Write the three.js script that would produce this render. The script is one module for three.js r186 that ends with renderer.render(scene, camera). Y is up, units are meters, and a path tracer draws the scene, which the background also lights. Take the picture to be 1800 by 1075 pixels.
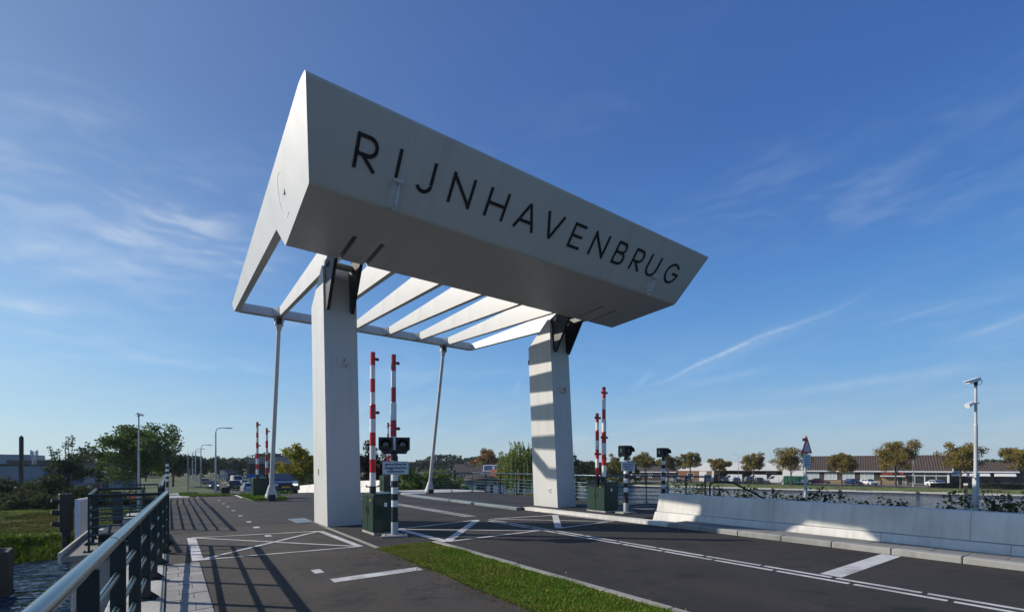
import * as THREE from 'three';
import { mergeGeometries, toCreasedNormals } from 'three/addons/utils/BufferGeometryUtils.js';
import { RoundedBoxGeometry } from 'three/addons/geometries/RoundedBoxGeometry.js';
import { Brush, Evaluator, SUBTRACTION } from 'three-bvh-csg';

// ---------------------------------------------------------------- camera, sky, sun, exposure
const scene = new THREE.Scene();
const camera = new THREE.PerspectiveCamera(2 * Math.atan(537.5 / 827.06) * 180 / Math.PI, 1800 / 1075, 0.1, 6000);
camera.position.set(0, 1.7, 0);
camera.lookAt(Math.sin(0.62849) * 10, 1.7, -Math.cos(0.62849) * 10);
camera.setViewOffset(1800, 1075, 0, -280.2, 1800, 1075);
scene.add(camera);
const renderer = new THREE.WebGLRenderer({ antialias: true });
renderer.toneMapping = THREE.LinearToneMapping;
renderer.toneMappingExposure = 1.0;
renderer.shadowMap.enabled = true;

const SUN_AZ = 44 * Math.PI / 180, SUN_EL = 28.0 * Math.PI / 180;   // shadows run to +x, a little to +z
const sunDir = new THREE.Vector3(-Math.cos(SUN_EL) * Math.cos(SUN_AZ), Math.sin(SUN_EL), -Math.cos(SUN_EL) * Math.sin(SUN_AZ));
const sun = new THREE.DirectionalLight(new THREE.Color(1.0, 0.93, 0.82), 5);
sun.position.copy(sunDir).multiplyScalar(120).add(new THREE.Vector3(10, 0, -20));
sun.target.position.set(10, 0, -20);
sun.castShadow = true;
sun.shadow.mapSize.set(4096, 4096);
Object.assign(sun.shadow.camera, { left: -160, right: 160, top: 120, bottom: -120, near: 1, far: 400 });
scene.add(sun, sun.target);

// ---------------------------------------------------------------- seeded noise
function mulberry(a) { return function () { a |= 0; a = a + 0x6D2B79F5 | 0; let t = Math.imul(a ^ a >>> 15, 1 | a); t = t + Math.imul(t ^ t >>> 7, 61 | t) ^ t; return ((t ^ t >>> 14) >>> 0) / 4294967296; }; }
const HN = new Float32Array(65536); { const r = mulberry(7); for (let i = 0; i < 65536; i++) HN[i] = r(); }
const hsh = (x, y) => HN[((x & 255) + ((y & 255) << 8))];
function vn(x, y, per = 256) {                                        // value noise, tiles every per cells
  const xi = Math.floor(x), yi = Math.floor(y), fx = x - xi, fy = y - yi;
  const m = (a) => ((a % per) + per) % per, sx = fx * fx * (3 - 2 * fx), sy = fy * fy * (3 - 2 * fy);
  const a = hsh(m(xi), m(yi)), b = hsh(m(xi + 1), m(yi)), c = hsh(m(xi), m(yi + 1)), d = hsh(m(xi + 1), m(yi + 1));
  return a + (b - a) * sx + (c - a) * sy + (a - b - c + d) * sx * sy;
}
function fbm(x, y, oct = 4, per = 256) { let s = 0, a = 0.5, n = 0; for (let i = 0; i < oct; i++) { s += a * vn(x, y, per); n += a; x *= 2; y *= 2; per = Math.min(per * 2, 256); a *= 0.5; } return s / n; }
const clamp = (x, a = 0, b = 1) => Math.min(b, Math.max(a, x));
const sstep = (a, b, x) => { const t = clamp((x - a) / (b - a)); return t * t * (3 - 2 * t); };
const lerp = (a, b, t) => a + (b - a) * t;
const s2l = (c) => c <= 0.04045 ? c / 12.92 : Math.pow((c + 0.055) / 1.055, 2.4);

// ---------------------------------------------------------------- the sky: clear autumn air, thin cirrus and old contrails
{
  const W = 2048, H = 1024, data = new Float32Array(W * H * 4);
  const tab = [[0, 172, 190, 200], [2.5, 164, 190, 208], [4.2, 152, 187, 214], [10, 115, 167, 218], [17, 90, 144, 207], [24, 70, 121, 190], [34, 59, 102, 172], [50, 50, 88, 158], [90, 42, 74, 142]]
    .map(([e, r, g, b]) => [e, s2l(r / 255), s2l(g / 255), s2l(b / 255)]);
  const lines = [                                                     // contrails and wisps: [azimuth, elevation, ...] in degrees, width, strength, where along it is strongest
    [[49.3, 8.4, 54.7, 9.9, 57.5, 11.3, 60.1, 12.2, 64, 13.7, 67.2, 14.4, 70.6, 15.2, 73.3, 16.4, 76, 17.4], 0.15, 0.36, 0.4],
    [[51, 8.2, 57, 10.6, 60.3, 11.8, 64, 13.2, 70, 14.8, 76, 17.2], 0.7, 0.1, 0.45], [[52.2, 8.4, 61.3, 9.8, 68.9, 10.8], 0.4, 0.12, 0.5],
    [[49.6, 8.4, 53.1, 11.1], 0.3, 0.16, 0.6], [[72, 12.8, 77.1, 13.7, 81.5, 14.4], 0.16, 0.12, 0.5], [[77.8, 10.8, 80.8, 11.3, 86, 12.9], 0.2, 0.13, 0.5],
    [[36.2, 8, 37.2, 11.1], 0.22, 0.12, 0.5], [[44, 4.7, 61.8, 5.6, 76, 5.8], 0.45, 0.13, 0.5], [[58, 7, 76.3, 8.3, 88, 8.7], 0.4, 0.13, 0.5],
  ].map(([p, w, st, pk]) => { const cum = [0]; for (let n = 0; n + 3 < p.length; n += 2) cum.push(cum[cum.length - 1] + Math.hypot(p[n + 2] - p[n], p[n + 3] - p[n + 1])); return { p, w, st, pk, cum }; });
  const puffs = [[-9, 18, 13, 8, 0.1], [0.6, 22.6, 5.5, 2.2, 0.3], [4.6, 20.2, 4.5, 1.6, 0.26], [-5, 19.5, 5, 2.4, 0.14], [-10.5, 17.2, 5, 1.2, 0.2], [-11, 12.8, 4.5, 0.9, 0.28], [-10.8, 23.4, 3.5, 1.2, 0.16], [-7.6, 28.6, 3, 1.6, 0.1], [0, 10, 7, 0.5, 0.14], [14, 15.5, 5, 0.6, 0.12], [28, 10.5, 6, 0.7, 0.1], [60, 26, 12, 2.2, 0.035], [72, 24, 9, 2.4, 0.035]];
  for (let j = 0; j < H; j++) {
    const el = ((j + 0.5) / H - 0.5) * Math.PI, cy = Math.sin(el), ce = Math.cos(el), ed = el * 180 / Math.PI;
    let k = 0; while (k < tab.length - 2 && tab[k + 1][0] < ed) k++;
    const t = clamp((ed - tab[k][0]) / (tab[k + 1][0] - tab[k][0]));
    for (let i = 0; i < W; i++) {
      const a = ((i + 0.5) / W - 0.5) * 2 * Math.PI, dx = Math.cos(a) * ce, dz = Math.sin(a) * ce;
      let r = lerp(tab[k][1], tab[k + 1][1], t), g = lerp(tab[k][2], tab[k + 1][2], t), b = lerp(tab[k][3], tab[k + 1][3], t);
      const gam = Math.acos(clamp(dx * sunDir.x + cy * sunDir.y + dz * sunDir.z, -1, 1)) * 180 / Math.PI;
      const w = Math.min(4, Math.exp(-(gam - 45) / 27));
      const wk = w * (0.5 + 0.75 * Math.exp(-Math.max(ed, 0) / 14)); r += 0.135 * wk; g += 0.16 * wk; b += 0.125 * wk;
      if (ed > 0) {
        const az = Math.atan2(dx, -dz) * 180 / Math.PI, back = sstep(178, 150, Math.abs(az));
        const wv = fbm(az * 0.11 + 60, ed * 0.2 + 9, 3) * 2.2, sv = ed * 0.62 - az * 0.06 + wv, sh = az * 0.13 + wv * 0.3;   // streaks drawn out along the wind
        const st1 = fbm(sh + 90, sv + 90, 6), st2 = fbm(sh * 2.6 + 40, sv * 2.8 + 130, 5), vein = sstep(0.34, 0.78, 0.55 * st1 + 0.45 * st2);
        let c = back * vein * (0.06 * sstep(0.42, 0.7, fbm(az * 0.045 + 20, ed * 0.11 + 7, 3)) * sstep(48, 20, ed) + 0.07 * sstep(20, 4, ed));
        for (const [pa, pe, ra, re, am] of puffs) { const u = (az - pa) / ra, v = (ed - pe - (az - pa) * 0.05) / re, d = u * u + v * v; if (d < 7) c += am * Math.exp(-d * 0.9) * (0.25 + 1.2 * vein); }
        for (const { p, w: wd, st, pk, cum } of lines) for (let n = 0, m = 0; n + 3 < p.length; n += 2, m++) {
          const ax = p[n], ay = p[n + 1], bx_ = p[n + 2] - ax, by_ = p[n + 3] - ay, f = Math.cos(el), L2 = bx_ * bx_ + by_ * by_, tt = ((az - ax) * bx_ + (ed - ay) * by_) / L2;
          if (tt < 0 || tt > 1) continue;
          const d = Math.hypot((az - ax - bx_ * tt) * f, ed - ay - by_ * tt) / wd, s = (cum[m] + tt * Math.sqrt(L2)) / cum[cum.length - 1];
          if (d < 3) c += st * Math.exp(-d * d) * (s < pk ? sstep(0, pk, s) : sstep(1, pk, s)) * (0.3 + 1.1 * fbm(az * 1.4, ed * 3.4, 4));
        }
        c = clamp(c, 0, 0.75) * sstep(0, 4, ed);
        r = lerp(r, 0.80, c); g = lerp(g, 0.86, c); b = lerp(b, 0.93, c);
      } else { const d = sstep(0, -6, ed); r = lerp(r, 0.09, d); g = lerp(g, 0.1, d); b = lerp(b, 0.09, d); }
      const o = (j * W + i) * 4; data[o] = r; data[o + 1] = g; data[o + 2] = b; data[o + 3] = 1;
    }
  }
  const tex = new THREE.DataTexture(data, W, H, THREE.RGBAFormat, THREE.FloatType);
  tex.mapping = THREE.EquirectangularReflectionMapping; tex.magFilter = tex.minFilter = THREE.LinearFilter; tex.needsUpdate = true;
  scene.background = tex; scene.environment = tex;
}

// ---------------------------------------------------------------- helpers
const used = {};
function numbered(n) { if (!(n in used)) { used[n] = 0; return n; } used[n]++; return `${n}_${String(used[n]).padStart(3, '0')}`; }
function prep(g) { if (g.index) g = g.toNonIndexed(); for (const k of Object.keys(g.attributes)) if (!['position', 'normal', 'uv', 'color'].includes(k)) g.deleteAttribute(k); if (!g.attributes.normal) g.computeVertexNormals(); return g; }
function boxUV(g) {                                                   // uv in metres along the dominant axes of each face
  const p = g.attributes.position, n = g.attributes.normal, uv = new Float32Array(p.count * 2);
  for (let i = 0; i < p.count; i += 3) {
    let ax = 0, ay = 0, az = 0; for (let k = 0; k < 3; k++) { ax += n.getX(i + k); ay += n.getY(i + k); az += n.getZ(i + k); }
    ax = Math.abs(ax); ay = Math.abs(ay); az = Math.abs(az);
    for (let k = 0; k < 3; k++) {
      const X = p.getX(i + k), Y = p.getY(i + k), Z = p.getZ(i + k), o = (i + k) * 2;
      if (ay >= ax && ay >= az) { uv[o] = X; uv[o + 1] = Z; } else if (ax >= az) { uv[o] = Z; uv[o + 1] = Y; } else { uv[o] = X; uv[o + 1] = Y; }
    }
  }
  g.setAttribute('uv', new THREE.BufferAttribute(uv, 2)); return g;
}
function geoOf(list) {
  list = (Array.isArray(list) ? list : [list]).map(prep);
  const col = list.some((g) => g.attributes.color);
  list.forEach((g) => { boxUV(g); if (col && !g.attributes.color) g.setAttribute('color', new THREE.BufferAttribute(new Float32Array(g.attributes.position.count * 3).fill(1), 3)); if (!col && g.attributes.color) g.deleteAttribute('color'); });
  return list.length > 1 ? mergeGeometries(list) : list[0];
}
function raw(name, geo, mat, parent) {
  const m = new THREE.Mesh(geo, mat); m.castShadow = m.receiveShadow = true;
  if (!parent) { m.name = numbered(name); scene.add(m); } else { m.name = name; parent.add(m); }
  return m;
}
const obj = (name, list, mat, parent) => raw(name, geoOf(list), mat, parent);
function thing(name, label, category, [x, y, z] = [0, 0, 0], turn = 0, group) {
  const o = new THREE.Group(); o.name = numbered(name); o.position.set(x, y, z); o.rotation.y = turn; o.userData = { label, category };
  if (group) o.userData.group = group; scene.add(o); return o;
}
function tag(o, label, category, group) { Object.assign(o.userData, { label, category }); if (group) o.userData.group = group; return o; }
function struct(name, list, mat) { const m = obj(name, list, mat); m.userData.kind = 'structure'; return m; }
function structGroup(name) { const o = new THREE.Group(); o.name = numbered(name); o.userData.kind = 'structure'; scene.add(o); return o; }
function stuff(o) { o.userData.kind = 'stuff'; return o; }

const bb = (x0, x1, y0, y1, z0, z1) => new THREE.BoxGeometry(Math.abs(x1 - x0), Math.abs(y1 - y0), Math.abs(z1 - z0)).translate((x0 + x1) / 2, (y0 + y1) / 2, (z0 + z1) / 2);
const rb = (x0, x1, y0, y1, z0, z1, r = 0.015, s = 2) => new RoundedBoxGeometry(Math.abs(x1 - x0), Math.abs(y1 - y0), Math.abs(z1 - z0), s, Math.min(r, Math.abs(x1 - x0) / 2.1, Math.abs(y1 - y0) / 2.1, Math.abs(z1 - z0) / 2.1)).translate((x0 + x1) / 2, (y0 + y1) / 2, (z0 + z1) / 2);
const V = (x, y, z) => new THREE.Vector3(x, y, z);
function rod(a, b, r0, r1 = r0, seg = 10, open = false) {
  const A = V(...a), B = V(...b), d = B.clone().sub(A), L = d.length();
  const g = new THREE.CylinderGeometry(r1, r0, L, seg, 1, open); g.translate(0, L / 2, 0);
  g.applyQuaternion(new THREE.Quaternion().setFromUnitVectors(V(0, 1, 0), d.normalize())); g.translate(A.x, A.y, A.z); return g;
}
function tube(pts, r, seg = 8, n = 0) { const c = new THREE.CatmullRomCurve3(pts.map((p) => V(...p)), false, 'catmullrom', 0.1); return new THREE.TubeGeometry(c, n || pts.length * 6, r, seg, false); }
function fillet(poly, r, n = 4) {                                     // rounds the corners of a 2D polygon
  const out = [];
  poly.forEach((p, i) => {
    const rr = p[2] ?? r, a = poly[(i + poly.length - 1) % poly.length], b = poly[(i + 1) % poly.length];
    const u = [a[0] - p[0], a[1] - p[1]], v = [b[0] - p[0], b[1] - p[1]], lu = Math.hypot(...u), lv = Math.hypot(...v);
    if (!rr) { out.push([p[0], p[1]]); return; }
    const q = Math.min(rr, lu / 2.2, lv / 2.2), s = [p[0] + u[0] / lu * q, p[1] + u[1] / lu * q], e = [p[0] + v[0] / lv * q, p[1] + v[1] / lv * q];
    for (let k = 0; k <= n; k++) { const t = k / n; out.push([(1 - t) ** 2 * s[0] + 2 * t * (1 - t) * p[0] + t * t * e[0], (1 - t) ** 2 * s[1] + 2 * t * (1 - t) * p[1] + t * t * e[1]]); }
  });
  return out;
}
function prismX(poly, x0, x1) {                                       // a polygon of [y, z] swept along x; ends may be functions of (y, z)
  const f0 = typeof x0 === 'function' ? x0 : () => x0, f1 = typeof x1 === 'function' ? x1 : () => x1;
  const pts = poly.map(([y, z]) => new THREE.Vector2(z, y));
  if (THREE.ShapeUtils.isClockWise(pts)) { pts.reverse(); }
  const tri = THREE.ShapeUtils.triangulateShape(pts, []), pos = [], L = (p) => [f0(p.y, p.x), p.y, p.x], R = (p) => [f1(p.y, p.x), p.y, p.x];
  for (const [a, b, c] of tri) { pos.push(...L(pts[a]), ...L(pts[b]), ...L(pts[c]), ...R(pts[a]), ...R(pts[c]), ...R(pts[b])); }
  for (let i = 0; i < pts.length; i++) { const p = pts[i], q = pts[(i + 1) % pts.length]; pos.push(...L(p), ...R(p), ...R(q), ...L(p), ...R(q), ...L(q)); }
  const g = new THREE.BufferGeometry(); g.setAttribute('position', new THREE.Float32BufferAttribute(pos, 3)); g.computeVertexNormals();
  // outward test on the first cap
  return toCreasedNormals(orient(g), 0.5);
}
function orient(g) {                                                  // flips the winding if the signed volume is negative
  const p = g.attributes.position; let v = 0; const a = V(), b = V(), c = V();
  for (let i = 0; i < p.count; i += 3) { a.fromBufferAttribute(p, i); b.fromBufferAttribute(p, i + 1); c.fromBufferAttribute(p, i + 2); v += a.dot(b.clone().cross(c)); }
  if (v < 0) { for (let i = 0; i < p.count; i += 3) { const x = p.getX(i + 1), y = p.getY(i + 1), z = p.getZ(i + 1); p.setXYZ(i + 1, p.getX(i + 2), p.getY(i + 2), p.getZ(i + 2)); p.setXYZ(i + 2, x, y, z); } g.computeVertexNormals(); }
  return g;
}
function hull8(b, t) {                                                // bottom and top quads [[x,y,z]*4] -> closed hexahedron
  const pos = [], q = (a, c, d, e) => pos.push(...a, ...c, ...d, ...a, ...d, ...e);
  q(b[3], b[2], b[1], b[0]); q(t[0], t[1], t[2], t[3]); for (let i = 0; i < 4; i++) { const j = (i + 1) % 4; q(b[i], b[j], t[j], t[i]); }
  const g = new THREE.BufferGeometry(); g.setAttribute('position', new THREE.Float32BufferAttribute(pos, 3)); g.computeVertexNormals(); return orient(g);
}
function sheet(pts, y, th = 0.0) {                                    // flat polygon of [x, z] at height y, with a thin skirt below
  const s = new THREE.Shape(pts.map(([x, z]) => new THREE.Vector2(x, -z)));
  const g = th ? new THREE.ExtrudeGeometry(s, { depth: th, bevelEnabled: false }) : new THREE.ShapeGeometry(s);
  g.rotateX(-Math.PI / 2); g.translate(0, y - th, 0); return g;
}
function plate(pts, h0, h1) { const s = new THREE.Shape(pts.map(([x, y]) => new THREE.Vector2(x, y))); return new THREE.ExtrudeGeometry(s, { depth: h1 - h0, bevelEnabled: false }).translate(0, 0, h0); }

// ---------------------------------------------------------------- textures and materials
function dtex(n, rep, fn, srgb = false) {
  const d = new Uint8Array(n * n * 4);
  for (let y = 0; y < n; y++) for (let x = 0; x < n; x++) { const c = fn(x / n, y / n, x, y), o = (y * n + x) * 4; if (typeof c === 'number') { d[o] = d[o + 1] = d[o + 2] = clamp(c) * 255; } else { d[o] = clamp(c[0]) * 255; d[o + 1] = clamp(c[1]) * 255; d[o + 2] = clamp(c[2]) * 255; } d[o + 3] = 255; }
  const t = new THREE.DataTexture(d, n, n); t.wrapS = t.wrapT = THREE.RepeatWrapping; t.magFilter = t.minFilter = THREE.LinearFilter; t.repeat.set(1 / rep, 1 / rep);
  if (srgb) t.colorSpace = THREE.SRGBColorSpace; t.needsUpdate = true; return t;
}
const lin = (r, g, b) => new THREE.Color().setRGB(r, g, b);
const l2s = (c) => c <= 0.0031308 ? c * 12.92 : 1.055 * Math.pow(c, 1 / 2.4) - 0.055;
const rnd0 = mulberry(11);
// colour map whose linear mean is about 0.8 so that the material colour sets the tone
const mod = (v) => { const s = l2s(clamp(v)); return [s, s, s]; };
const T = {
  asphalt: dtex(1024, 7, (u, v) => { const g = rnd0(), st = g > 0.965 ? 0.42 : g < 0.12 ? -0.25 : (g - 0.5) * 0.22; return mod(0.6 + st + (fbm(u * 110, v * 110, 3, 110) - 0.5) * 0.3 - 0.2 * sstep(0.7, 0.78, fbm(u * 21 + 2, v * 21 + 8, 3, 21)) + (fbm(u * 8, v * 8, 4, 8) - 0.5) * 0.5 + sstep(0.6, 0.74, fbm(u * 13 + 5, v * 13, 3, 13)) * -0.2 + (fbm(u * 40, v * 5 + 3, 3, 40) - 0.5) * 0.12); }, true),
  asphaltB: dtex(512, 1.7, () => rnd0()),
  concrete: dtex(1024, 5, (u, v) => { const n = fbm(u * 6, v * 6, 5, 6), p = rnd0(); return mod(0.78 + (n - 0.5) * 0.35 + (fbm(u * 60, v * 9, 3, 60) - 0.5) * 0.14 - 0.08 * sstep(0.62, 0.74, fbm(u * 25, v * 3 + 2, 3, 25)) - (p > 0.996 ? 0.3 : 0) + (p - 0.5) * 0.06); }, true),
  worn: dtex(1024, 2.6, (u, v) => { const n = fbm(u * 11, v * 11, 4, 11), g = rnd0(), k = sstep(0.58, 0.74, n + (g - 0.5) * 0.5); return mod(lerp(0.86 + (n - 0.5) * 0.2, 0.22, k * 0.75)); }, true),
  fine: dtex(256, 0.6, (u, v) => fbm(u * 32, v * 32, 4, 32)),
  paint: dtex(1024, 6, (u, v) => mod(0.83 + (fbm(u * 5, v * 5, 4, 5) - 0.5) * 0.07 + (fbm(u * 70, v * 2.5, 4, 70) - 0.5) * 0.045 - 0.05 * sstep(0.62, 0.75, fbm(u * 34, v * 1.6 + 4, 3, 34))), true),
  paintR: dtex(512, 4, (u, v) => 0.46 + (fbm(u * 9, v * 9, 5, 9) - 0.5) * 0.1),
  bark: dtex(256, 1.2, (u, v) => mod(0.5 + (fbm(u * 22, v * 5, 4, 22) - 0.5) * 0.9), true),
  soil: dtex(1024, 13, (u, v) => { const n = fbm(u * 9, v * 9, 5, 9), m = fbm(u * 45 + 5, v * 45, 3, 45); const k = sstep(0.38, 0.62, n), q = 0.6 + m * 0.7; return [l2s(lerp(0.05, 0.07, k) * q * 2), l2s(lerp(0.09, 0.085, k) * q * 2), l2s(lerp(0.018, 0.028, k) * q * 2)]; }, true),
  brick: dtex(512, 4, (u, v) => mod(0.7 + (fbm(u * 26, v * 52, 3, 26) - 0.5) * 0.5 + (fbm(u * 6, v * 6, 3, 6) - 0.5) * 0.2), true),
};
function M(c, o = {}) { const p = { color: Array.isArray(c) ? lin(...c) : c, roughness: 0.6, ...o }; return o.transmission !== undefined || o.clearcoat ? new THREE.MeshPhysicalMaterial(p) : new THREE.MeshStandardMaterial(p); }
const MAT = {
  asphalt: M([0.044, 0.036, 0.028], { map: T.asphalt, bumpMap: T.asphaltB, bumpScale: 0.004, roughness: 0.86 }),
  asphaltDark: M([0.04, 0.036, 0.032], { map: T.asphalt, bumpMap: T.asphaltB, bumpScale: 0.004, roughness: 0.84 }),
  asphaltPath: M([0.072, 0.058, 0.046], { map: T.asphalt, bumpMap: T.asphaltB, bumpScale: 0.004, roughness: 0.88 }),
  marking: M([0.7, 0.69, 0.67], { map: T.worn, bumpMap: T.asphaltB, bumpScale: 0.002, roughness: 0.7 }),
  concrete: M([0.52, 0.51, 0.47], { map: T.concrete, bumpMap: T.fine, bumpScale: 0.003, roughness: 0.85 }),
  concretePale: M([0.84, 0.81, 0.74], { map: T.concrete, bumpMap: T.fine, bumpScale: 0.002, roughness: 0.8 }),
  concreteDark: M([0.24, 0.235, 0.22], { map: T.concrete, bumpMap: T.fine, bumpScale: 0.003, roughness: 0.85 }),
  kerb: M([0.38, 0.37, 0.34], { map: T.concrete, bumpMap: T.fine, bumpScale: 0.003, roughness: 0.85 }),
  steel: M([0.69, 0.675, 0.64], { map: T.paint, roughnessMap: T.paintR, roughness: 0.9 }),
  steelGrey: M([0.42, 0.44, 0.45], { map: T.paint, roughness: 0.42 }),
  steelPlate: M([0.22, 0.26, 0.27], { map: T.concrete, roughness: 0.5 }),
  galv: M([0.6, 0.62, 0.64], { map: T.concrete, metalness: 0.2, roughness: 0.5 }),
  black: M([0.013, 0.014, 0.017], { roughness: 0.42 }),
  blackMatt: M([0.014, 0.017, 0.02], { roughness: 0.9 }),
  lug: M([0.6, 0.62, 0.63], { roughness: 0.45 }),
  letter: M([0.011, 0.013, 0.016], { roughness: 0.5 }),
  darkGreen: M([0.012, 0.034, 0.03], { roughness: 0.33 }),
  rail: M([0.006, 0.016, 0.015], { roughness: 0.42 }),
  handrail: M([0.12, 0.165, 0.19], { metalness: 0.8, roughness: 0.2 }),
  cabinet: M([0.006, 0.03, 0.02], { roughness: 0.36 }),
  red: M([0.52, 0.013, 0.02], { roughness: 0.38 }),
  white: M([0.76, 0.76, 0.76], { roughness: 0.42 }),
  signWhite: M([0.7, 0.71, 0.72], { roughness: 0.5 }),
  lens: M([0.02, 0.022, 0.025], { roughness: 0.12, clearcoat: 1 }),
  soil: M([0.5, 0.5, 0.5], { map: T.soil, roughness: 1 }),
  bark: M([0.13, 0.105, 0.08], { map: T.bark, roughness: 0.95 }),
  tyre: M([0.014, 0.014, 0.014], { roughness: 0.8 }),
  rim: M([0.4, 0.4, 0.41], { metalness: 0.7, roughness: 0.35 }),
  glass: M([0.02, 0.024, 0.028], { roughness: 0.06, clearcoat: 1 }),
  wood: M([0.09, 0.075, 0.06], { map: T.bark, roughness: 0.9 }),
};

// ================================================================ GROUND, WATER, ROADS
const LAND = -2.9, WATER = -3.9;
const FBO = [113, -44], FBE = [0.32, 0.947], FBN = [-0.947, 0.32], FBT = -Math.atan2(0.947, 0.32);   // the far bank: origin, along, towards us, turn
const FB = (a, k) => [FBO[0] + a * FBE[0] + k * FBN[0], FBO[1] + a * FBE[1] + k * FBN[1]];
const roadY = (z) => { const p = [[-28, 0], [-38, -0.35], [-55, -1.3], [-75, -2.2], [-100, -2.72], [-140, -2.85], [-4000, -2.85]]; if (z > -28) return 0; for (let i = 0; i < p.length - 1; i++) if (z > p[i + 1][0]) { const t = (z - p[i][0]) / (p[i + 1][0] - p[i][0]); return lerp(p[i][1], p[i + 1][1], t); } return -2.85; };
const box2 = (x, z, x0, x1, z0, z1) => { const dx = Math.max(x0 - x, x - x1), dz = Math.max(z0 - z, z - z1); return dx > 0 && dz > 0 ? Math.hypot(dx, dz) : Math.max(dx, dz); };
function landH(x, z) {
  const bump = (fbm(x * 0.11 + 50, z * 0.11 + 50, 4) - 0.5) * 0.5;
  const slope = (d, top, w) => d <= 0 ? top : top + (-5.4 - top) * clamp(d / w);   // d metres outside the edge
  let h = -5.4;
  // the approach on our side, a wall on its left and a planted slope on its right
  h = Math.max(h, slope(box2(x, z, 2.2, 13.4, -12.6, 400), -0.45, x < 2 || z < -12 ? 1.6 : 24));
  h = Math.max(h, slope(box2(x, z, 2.2, 13.5, -400, -27.5), roadY(z) - 0.45, x > 8 ? 7 : 5) + (x < 1.5 || x > 14 ? bump * 0.5 : 0));
  // land beyond the channel, left of the canal
  const left = Math.max(z + 41 + (fbm(x * 0.2, 3, 2) - 0.5) * 4, x - 400);                       // the left shore
  if (x < 6) h = Math.max(h, slope(left, LAND + 0.55 * sstep(-1, -16, left) + bump * 2.2, 8));
  const ln = 0.78 * (x - 21) + 0.627 * (z + 25);                                              // the canal's left shore, running away up-right
  if (x > 2) h = Math.max(h, slope(Math.max(ln, z + 27.5), LAND + bump, 6));
  // the far bank
  const k = (x - FBO[0]) * FBN[0] + (z - FBO[1]) * FBN[1];
  h = Math.max(h, k <= -1.7 ? LAND - 0.25 + bump * 0.1 : -5.4);
  if (z < -230 || x < -150) h = Math.max(h, LAND);
  return h;
}
{
  const axis = (c, half, step, far) => { const a = []; for (let v = -half; v <= half; v += step) a.push(c + v); let d = step; let lo = a[0], hi = a[a.length - 1]; while (hi - c < far) { d *= 1.35; hi += d; lo -= d; a.push(hi); a.unshift(lo); } return a; };
  const xs = axis(60, 92, 1.15, 3000), zs = axis(-70, 92, 1.15, 3000), nx = xs.length, nz = zs.length;
  const pos = new Float32Array(nx * nz * 3), idx = [];
  for (let j = 0; j < nz; j++) for (let i = 0; i < nx; i++) { const o = (j * nx + i) * 3; pos[o] = xs[i]; pos[o + 1] = landH(xs[i], zs[j]); pos[o + 2] = zs[j]; }
  for (let j = 0; j < nz - 1; j++) for (let i = 0; i < nx - 1; i++) { const a = j * nx + i; idx.push(a, a + nx, a + 1, a + 1, a + nx, a + nx + 1); }
  const g = new THREE.BufferGeometry(); g.setAttribute('position', new THREE.BufferAttribute(pos, 3)); g.setIndex(idx); g.computeVertexNormals();
  const uv = new Float32Array(nx * nz * 2); for (let i = 0; i < nx * nz; i++) { uv[2 * i] = pos[3 * i]; uv[2 * i + 1] = pos[3 * i + 2]; } g.setAttribute('uv', new THREE.BufferAttribute(uv, 2));
  raw('ground', g, MAT.soil).userData.kind = 'structure';
}
{ // water: a rippled sheet
  const wb = dtex(1024, 24, (u, v) => { const q = fbm(u * 9, v * 9, 3, 9); return 0.62 * fbm(u * 12 + q * 1.6, v * 36 + q * 1.5, 2, 12) + 0.3 * fbm(u * 32, v * 80 + q * 3, 2, 32) + 0.08 * fbm(u * 100, v * 160, 2, 100); });
  const g = new THREE.PlaneGeometry(520, 520); g.rotateX(-Math.PI / 2); g.translate(80, WATER, -60);
  struct('water', g, new THREE.MeshPhysicalMaterial({ color: lin(0.014, 0.032, 0.065), roughness: 0.06, ior: 1.36, bumpMap: wb, bumpScale: 0.62 }));
}
// -- roads and paths on our side and beyond the bridge
const strip = (x0, x1, z0, z1, off, th = 0.12, n = 1) => {            // a strip that follows the road's fall; z0 < z1
  const list = []; const L = Math.max(1, Math.ceil((z1 - z0) / 6));
  for (let i = 0; i < L; i++) { const a = lerp(z0, z1, i / L), b = lerp(z0, z1, (i + 1) / L), ya = roadY(a) + off, yb = roadY(b) + off; list.push(hull8([[x0, ya - th, a], [x1, ya - th, a], [x1, yb - th, b], [x0, yb - th, b]], [[x0, ya, a], [x1, ya, a], [x1, yb, b], [x0, yb, b]])); }
  return list;
};
struct('road', [bb(4.74, 11.12, -0.3, 0, -14.2, 14)], MAT.asphalt);
struct('cycle_path', [sheet([[-0.02, -15.2], [3.42, -15.2], [3.42, -9.5], [3.43, -6], [3.44, 14], [0.43, 14], [0.43, -10.02], [-0.02, -10.02]], 0, 0.3)], MAT.asphaltPath);
struct('island_edging', [bb(3.422, 3.5, -0.3, 0.012, -13.4, -9.36)], MAT.kerb);
struct('traffic_island', [bb(3.502, 4.738, -0.3, 0.006, -14.2, -9.35)], MAT.asphaltDark);
struct('verge_soil', [sheet([[3.42, -9.34], [4.6, -9.34], [4.6, 14], [3.445, 14], [3.435, -6], [3.425, -9.3]], 0.015, 0.25)], MAT.soil);
struct('bridge_deck', [bb(-0.28, 10.62, -0.5, 0.002, -25.1, -15.22), bb(10.92, 15.35, -0.5, 0.085, -25.1, -14.22)], MAT.asphaltDark);
struct('deck_threshold', [bb(3.43, 10.62, -0.5, 0.0, -15.2, -14.22)], MAT.asphalt);
struct('footway', [sheet([[11.3, -14.2], [15.35, -14.2], [17.3, -11.6], [17.3, -9.3], [11.45, -9.3]], 0.09, 0.4)], MAT.asphaltDark);
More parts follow.
